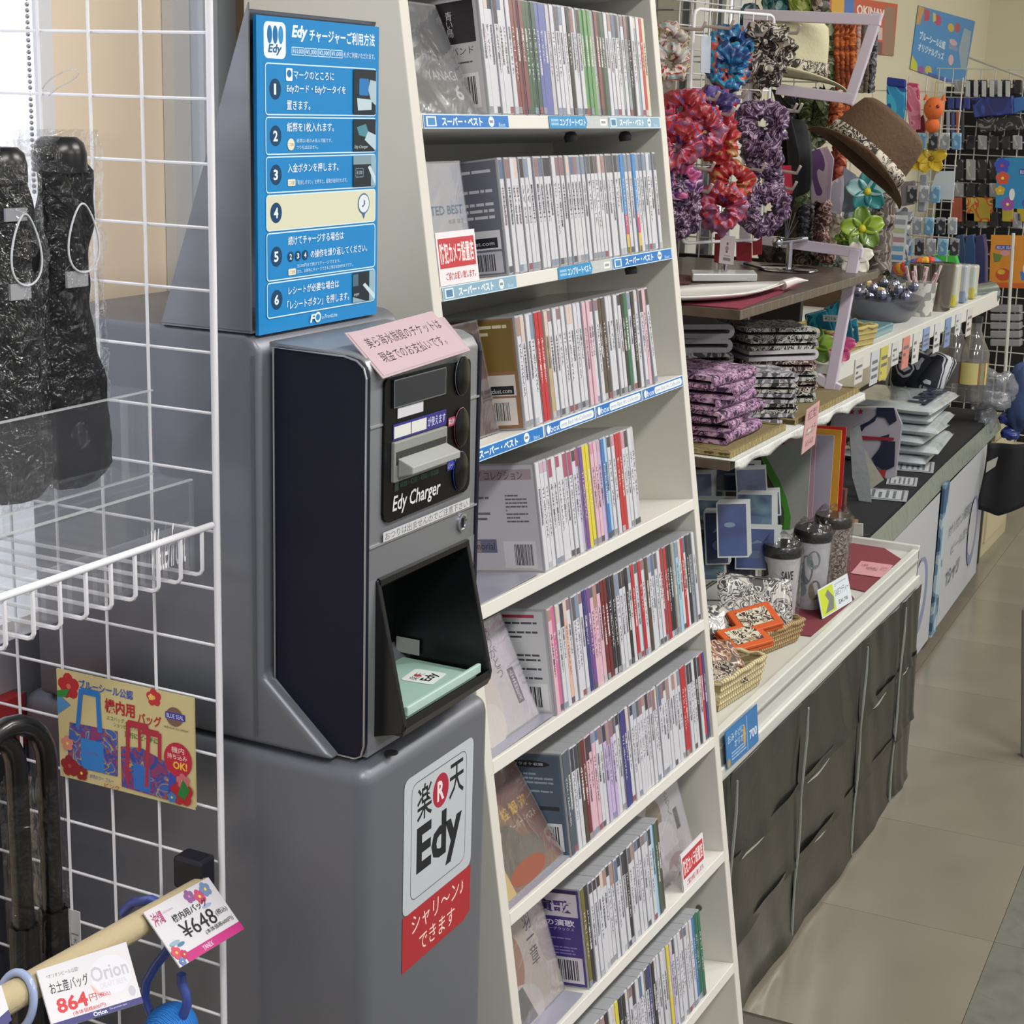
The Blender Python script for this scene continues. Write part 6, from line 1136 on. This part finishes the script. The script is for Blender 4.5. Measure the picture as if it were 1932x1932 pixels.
# ================================================================ MORE GOODS ON WIRE PANELS BEHIND
mg = thing('middle_wire_grid', 'white wire grid panel of hanging goods beyond the brown hat', 'wire panel', (4.8, 1.2, 1.0))
wv = M('#c4c4be', .45)
for i in range(9): y = 1.44-.05*i; B().tube([(4.8, y, 1.0), (4.8, y, 1.60)], .0018, 5).build('upright_wire', wv, mg)
for i in range(12): B().tube([(4.8, 1.445, 1.01+.05*i), (4.8, 1.035, 1.01+.05*i)], .0018, 5).build('cross_wire', wv, mg)
lg = thing('garland_rack', 'white wire rack behind the leaf garlands inside the display', 'wire panel', (3.62, 1.3, 1.15))
for i in range(8): B().tube([(3.62, 1.10+.05*i, 1.15), (3.62, 1.10+.05*i, 1.95)], .0018, 5).build('upright_wire', wv, lg)
for i in range(16): B().tube([(3.62, 1.095, 1.16+.05*i), (3.62, 1.455, 1.16+.05*i)], .0018, 5).build('cross_wire', wv, lg)
def HG(n, *cols): return PAT(list(cols), n, 'noise', .6, .4, 1.6)
GS = [(1416, 20, 60, 3.6, .02, HG(20, '#2a3a44', '#4a6a78', '#8aa0a8', '#1f2c34'), 'blue-grey strand at the top left of the frame'), (1470, -20, 22, 3.6, .03, HG(16, '#3a7078', '#8aa8a8', '#5a8488'), 'teal strand above the top frame bar'), (1515, -20, 22, 3.6, .03, HG(16, '#8a9a3a', '#b8c07a', '#6a7a2a'), 'yellow-green strand above the top frame bar'), (1545, -20, 26, 3.6, .022, HG(16, '#4a443c', '#a89a8c', '#2a2622'), 'brown and white strand above the top frame bar'),
 (1505, 190, 270, 3.6, .026, grn, 'leaf strand left of the long green garland'), (1540, 185, 275, 3.6, .026, grn, 'leaf strand right of the long green garland'), (1590, 190, 230, 3.6, .02, orn, 'orange strand end right of the frame corner'), (1535, 385, 470, 3.55, .016, HG(30, '#4a4a4c', '#8a8a8c', '#2c2c30'), 'grey strand between the black and maroon strands'), (1575, 395, 470, 3.55, .016, HG(24, '#c0b8a8', '#9a8a78', '#d0c8b8'), 'cream strand right of the maroon strand'), (1590, 400, 470, 3.6, .016, HG(24, '#9aa0a4', '#c0c4c8', '#7a8088'), 'silver strand behind the small green blossom'), (1560, 480, 525, 3.6, .03, HG(24, '#3a4a40', '#6a7a70', '#2a342c'), 'dark green strand seen under the front frame bar'), (1520, 480, 525, 3.6, .03, HG(24, '#3a2c28', '#7a6a60', '#2a2220'), 'dark brown strand seen under the front frame bar'), (1480, 420, 500, 3.6, .03, HG(20, '#241f1c', '#4a423a', '#1c1816'), 'blackish strand behind the chrome stand'), (1455, 430, 500, 3.6, .026, HG(20, '#3a3028', '#5a4c40', '#241e1a'), 'dark brown strand left of the blackish one'), (1420, 150, 250, 3.55, .018, HG(24, '#5a3a34', '#a89a90', '#2c2422'), 'brown and white strand behind the lilac scrunchie'), (1585, 260, 335, 3.6, .016, HG(24, '#7a2c1c', '#a04a2a', '#5a2014'), 'rust red strand left of the hat brim'),
 (1610, 345, 420, 3.6, .018, HG(24, '#8a92a0', '#b0b6c0', '#6a7280'), 'blue-grey strand behind the teal flower'), (1635, 400, 500, 3.62, .016, HG(24, '#7a8a78', '#a0a89a', '#5a6a5c'), 'grey-green strand behind the green plumeria'), (1680, 250, 380, 4.76, .02, HG(18, '#5a5450', '#8a827a', '#3a3430'), 'grey strand bundle seen behind the brown hat crown'), (1700, 400, 520, 4.72, .03, HG(18, '#6a6e74', '#9aa0a6', '#4a4e54'), 'grey packets strand right of the white label strip')]
for x, y0, y1, X, r, m, lb in GS: strand('mixed_garland', lb, 'garland', [(x, y0), (x+(y1-y0)*-.03, (y0+y1)/2), (x-(y1-y0)*.05, y1)], X, r, m)
for i in range(18):
    x0 = 1700+22*(i % 5); y0 = (410, 450, 250, 300)[i // 5] if i < 15 else 350; x0 += 4*(i // 5)
    tag(B().slab([at(x, y, X=4.76-.01*(i % 3)) for x, y in ((x0, y0), (x0+17, y0+1), (x0+16, y0+33), (x0-1, y0+32))], (.012, 0, 0)).build('hanging_packet', (HG(20, '#2a2c32', '#8a8c92', '#3a3c44'), HG(20, '#8a9098', '#b8bcc0', '#5a6068'), HG(20, '#5a88a8', '#8ab0c8', '#3a6080'))[i % 3], bevel=.002), f'small hanging packet, {ORD[i % 5]} from left in the {["upper-lower", "lowest", "top", "middle"][min(3, i // 5)]} row of the middle grid', 'packet', 'small packets on the middle grid')
dk = M('#17181b', .8)
hb = thing('dark_backing', 'dark goods board behind the far wire grid', 'board', (6.4, 1.1, .3)); B().box(6.38, 6.40, .80, 1.44, .30, 1.60).build('board', dk, hb)
tb2 = thing('lower_goods', 'dark bags of goods hanging under the wooden boards behind the teal packets', 'goods', (3.7, 1.3, .95)); B().box(3.62, 3.64, 1.10, 1.44, .6, 1.17).build('dark_bag', M('#241d18', .7, bump=.5, bs=30, var=.4, vs=20), tb2)
cb2 = at(1845, 690, X=5.8)
# ================================================================ FAR GRID AND WALL POSTERS
XG = 6.2
fg = thing('far_wire_grid', 'white wire grid wall of hanging goods at the far right', 'wire panel', (XG, 1.15, .3))
wv = M('#c4c4be', .45)
for i in range(14): y = 1.43-.05*i; B().tube([(XG, y, .30), (XG, y, 1.66)], .0022, 5).build('upright_wire', wv, fg)
for i in range(28): z = .31+.05*i; B().tube([(XG, 1.44, z), (XG, .76, z)], .0022, 5).build('cross_wire', wv, fg)
B().tube([at(1829, 109, X=5.9), at(1945, 151, X=5.5)], .004, 6).build('brace', wv, fg); B().tube([at(1912, 440, X=5.9), at(1893, 760, X=5.9)], .006, 6).build('side_post', wv, fg)
def hang(name, label, cat, px, X, m, th=.02, group=None, bev=.004):
    pts = [at(x, y, X=X) for x, y in px]; return tag(B().slab(pts, (th, 0, 0)).build(name, m, bevel=bev), label, cat, group)
def rect4(x0, y0, x1, y1): return [(x0, y0), (x1, y0+1), (x1, y1+1), (x0, y1)]
ink = PAT(['#16171c', '#22232a', '#77787c', '#1b1c22'], 22, 'noise', .4, 0, 1.5, .3); nv = PAT(['#1c2866', '#243280', '#3a4a9a', '#182050'], 14, 'noise', .4, 0, 1, .3)
gl_ = 'small dark packets on the far grid'
k = 0
for r_, (y0, y1) in enumerate(((150, 178), (255, 282), (300, 340), (345, 372), (400, 430), (470, 495))):
    for c_ in range(6):
        x0 = 1800+22*c_
        hang('hanging_packet', f'dark hanging packet, {ORD[c_]} from the left in the {ORD[r_]} row of the far grid', 'packet', rect4(x0, y0, x0+18, y1), XG-.04-.01*(c_ % 2), ink if (c_+r_) % 3 else PAT(['#8a8c90', '#a8aaac', '#3a3c44'], 20, 'noise', .3, 0, 1, .4), .015, gl_)
for c_ in range(6): hang('white_hook_card', f'white hook card, {ORD[c_]} along the upper rod of the far grid', 'card', rect4(1822+15*c_, 152, 1830+15*c_, 182), XG-.08, M('#b4b8b8', .4), .006, 'white hook cards on the far grid', .001)
hang('navy_pouch', 'long navy blue pouch pack on the far grid, upper right', 'pouch', [(1832, 185), (1910, 180), (1912, 215), (1838, 222)], XG-.07, nv, .03)
hang('blue_pouch', 'bright blue pouch right of the navy one', 'pouch', [(1910, 185), (1932, 182), (1940, 205), (1912, 215)], XG-.06, M('#3a6ab0', .5), .03)
hang('printed_hat', 'black printed hat below the navy pouch', 'hat', [(1840, 222), (1925, 218), (1935, 245), (1850, 250)], XG-.05, ink, .04)
for c_ in range(3): hang('navy_tag', f'small navy product tag, {ORD[c_]} from the left beside the navy pouch', 'tag', rect4(1788+15*c_, 184, 1800+15*c_, 206), XG-.12, nv, .01, 'navy product tags')
for c_, col in enumerate(('#8a9098', '#38407a', '#a84a3a', '#2a2c34')): hang('pen_packet', ['silver', 'navy', 'red-brown', 'black'][c_]+' pen packet hanging left of the far grid', 'packet', rect4(1785+9*c_, 210, 1792+9*c_, 270), XG-.14, M(col, .35, coat=.3), .01)
hang('white_sign', 'blank pale blue-white board hanging before the far grid', 'sign', [(1766, 323), (1802, 323), (1799, 377), (1750, 376)], 4.77, M('#b4c0c4', .5), .004, None, .001)
hang('clear_tube', 'tall clear plastic tube left of the pale board', 'tube', [(1735, 330), (1750, 330), (1745, 400), (1730, 400)], 4.77, M('#8a909a', .2, coat=.6), .02)
hang('grey_packet', 'grey packet hanging under the brown hat brim tip', 'packet', [(1698, 345), (1726, 340), (1725, 385), (1700, 390)], 4.77, M('#77747c', .3, coat=.5), .015)
for c_, (x0, w_, cols_) in enumerate(((1793, 22, ['#a04a38', '#b86a50']), (1822, 50, ['#b8a030', '#c84a30', '#c8b850', '#7a5a28']), (1890, 22, ['#b8a838', '#c05a38']), (1918, 20, ['#c0a830', '#8a3a30']))): hang('snack_pack', ['red', 'wide yellow and red', 'yellow', 'rightmost yellow'][c_]+' snack pack in the lower middle of the far grid', 'pack', rect4(x0, 372, x0+w_, 418), XG-.05, PAT(cols_, 18, 'noise', .3, 0, 1, .4), .02)
def gl2(q): q.rect(0, 0, 1, 1, '#2a7fb0').flower(.12, .85, .16, '#3a4ab0', '#c83a4a').flower(.15, .6, .14, '#c0503a').flower(.1, .35, .1, '#c0a030').flower(.3, .08, .14, '#8a4a9a').flower(.85, .1, .16, '#4a4aa8', '#d8d8d8').rect(.55, .68, .4, .12, '#3a4aa0', .04).text('BLUE SEAL', .58, .70, .34, .07, '#d8dcec').ell(.40, .28, .07, .12, '#d4d8d8')
def gl3(q): q.rect(0, 0, 1, 1, '#c8842c').rect(0, 0, 1, .1, '#c05a2c').rect(.1, .72, .40, .09, '#3a4a9a', .03).text('BLUE SEAL', .13, .735, .34, .055, '#dcdce8').ell(.30, .66, .1, .05, '#c8909a').poly([(.05, .66), (.25, .62), (.2, .5), (.08, .48)], '#5a7a3a').ell(.28, .25, .16, .12, '#b84a2c').ell(.24, .30, .08, .05, '#c8a83a').poly([(.62, .32), (.95, .3), (.9, .15), (.66, .15)], '#3a70b8').ell(.78, .38, .1, .14, '#d4d4d0')
for nm, lb, px, X, fn_, bg in (('printed_sign', 'blue floral goods sign on the far grid at the right edge', [(1882, 298), (1958, 296), (1954, 395), (1878, 392)], 6.0, gl2, '#2a7fb0'), ('printed_sign', 'orange tropical goods sign on the far grid at the right edge', [(1870, 443), (1962, 446), (1958, 545), (1866, 542)], 6.0, gl3, '#c8842c')):
    card(nm, lb, [at(x, y, X=X) for x, y in px], fn_, 'sign', .004, bg)
hang('green_pouch', 'bright green net pouch hanging before the far grid', 'pouch', [(1775, 475), (1800, 470), (1808, 500), (1806, 525), (1785, 524), (1770, 495)], 5.5, M('#35a83a', .6, bump=.5), .03)
hang('green_pouch', 'small green pouch left of the bright net pouch', 'pouch', [(1758, 478), (1772, 476), (1776, 505), (1764, 508)], 5.6, M('#2f9a3a', .6), .03)
for c_ in range(3): hang('blue_bottle_bag', ['left', 'middle', 'right'][c_]+' dark blue bottle bag hanging right of the green pouch', 'bag', [(1803+19*c_, 445), (1818+19*c_, 442), (1822+19*c_, 470), (1822+19*c_, 535), (1803+19*c_, 538), (1800+19*c_, 470)], 5.7, M(('#1f3a5c', '#24406a', '#2a2a5a')[c_], .4, coat=.3), .04)
for c_ in range(5): hang('pale_stack', f'pale folded pack, {ORD[c_]} from the bottom on the low shelf behind bottles', 'pack', rect4(1868, 640-16*c_, 1925, 653-16*c_), 6.05, M('#8a8c90', .4, coat=.3), .05, 'pale folded packs')
# socks, pouch and yellow flowers
hang('printed_towel', 'turquoise printed hand towel hanging right of the brown hat', 'towel', [(1672, 160), (1708, 165), (1708, 200), (1703, 240), (1695, 243), (1672, 205)], 4.77, PAT(['#2a8ac0', '#3aa8c8', '#1f4a9a', '#8ac8d0'], 16, 'noise', .6, .2, 1), .012)
hang('towel_header', 'navy header strip on top of the turquoise hand towel', 'header', [(1673, 145), (1709, 150), (1708, 166), (1672, 161)], 4.765, M('#1c2f86', .5), .012)
hang('printed_towel', 'pink patterned hand towel beside the turquoise one', 'towel', [(1711, 155), (1733, 158), (1736, 200), (1736, 245), (1716, 245), (1710, 200)], 4.77, PAT(['#c46a8a', '#d08aa0', '#b03a60', '#c87890'], 18, 'noise', .6, .2, 1.5), .012)
opp = at(1762, 205, X=4.75); op = thing('orange_plush', 'orange plush charm with ears hanging beside the pink towel', 'plush', opp); om = M('#c8622c', .8, bump=.3)
B().ball(opp, .03, .028, .032, 16, 10).build('plush_head', om, op, smooth=True); B().ball(opp+V((0, 0, -.045)), .022, .02, .022, 14, 8).build('plush_body', om, op, smooth=True)
for s in (-1, 1): B().lathe([(.009, 0), (.0005, .018)], 8, Mx.Translation(opp+V((.008*s, -.022*s, .022)))).build('plush_ear', om, op); B().ball(opp+V((-.024, -.006+.010*s, .006)), .005, n=8, k=5).build('plush_eye', M('#7a2a1c', .5), op, smooth=True)
B().tube([opp+V((0, 0, .03)), opp+V((0, 0, .075))], .0015, 5).build('plush_cord', M('#b8a040', .5), op)
for i, (x, y, R, lb) in enumerate(((1725, 305, .036, 'yellow artificial flower left of the white packet below the plush'), (1757, 300, .042, 'large yellow artificial flower below the orange plush'), (1722, 268, .018, 'small yellow bud above the yellow flowers'))): flower(lb, x, y, 4.77, R*1.06, M('#c2a41c', .5, coat=.2), M('#7a5a18', .5), None, 20+i)
hang('maroon_strap', 'maroon strap hanging between pink towel and yellow flowers', 'strap', [(1728, 230), (1742, 215), (1748, 240), (1738, 268), (1726, 262)], 4.78, M('#7a2226', .6), .01)
# posters on the far wall
YP = 1.447
def poster(name, label, px, fn_, bg): card(name, label, [at(x, y, Y=YP) for x, y in px], fn_, 'poster', .002, bg)
def pb(q): q.rect(0, 0, 1, 1, '#3a80b8').poly([(0, 1), (0, .7), (.06, .72), (.1, 1)], '#b88a50').poly([(.1, 1), (.12, .8), (.2, .85), (.2, 1)], '#a83a50').ell(.35, .92, .06, .09, '#a83a68').poly([(.25, 1), (.27, .85), (.32, .9), (.3, 1)], '#b8b050').ell(.6, .9, .06, .07, '#b8a040').ell(.72, .95, .05, .08, '#a84a50').poly([(.85, 1), (.8, .6), (.9, .3), (1, .3), (1, 1)], '#8a9aa8').text('ブルーシール公認', .08, .50, .46, .14, '#d4e0ec', bold=.02).text('オリジナルグッズ', .08, .32, .46, .13, '#d4e0ec', bold=.02).ell(.68, .68, .08, .05, '#b89aa0').rect(.60, .55, .18, .08, '#7a88a8').ell(.68, .38, .05, .09, '#c0a0a8').poly([(0, 0), (0, .22), (.1, .12), (.12, 0)], '#b8b830').ell(.3, .08, .06, .07, '#b8a840').ell(.18, .05, .05, .06, '#8a4a90').rect(.3, 0, .5, .05, '#3a5aa8')
poster('wall_poster', 'large blue goods poster on the cream wall, upper right', [(1733, 10), (1840, 40), (1818, 165), (1717, 130)], pb, '#3a80b8')
def po(q): q.rect(0, 0, 1, 1, '#b84a30').rect(.05, .3, .25, .7, '#c89a30').rect(.22, .5, .14, .5, '#3a6ab0').text('OKINAWA', .40, .72, .55, .2, '#e0d8d0', bold=.03).rect(.4, .3, .4, .25, '#c0b0a8').rect(.82, 0, .18, 1, '#8a6a58').rect(.4, 0, .4, .26, '#5a4a44').ell(.6, .42, .1, .08, '#5a5048')
poster('wall_poster', 'orange and red poster behind the top frame', [(1562, -12), (1694, 8), (1686, 106), (1560, 92)], po, '#b84a30')
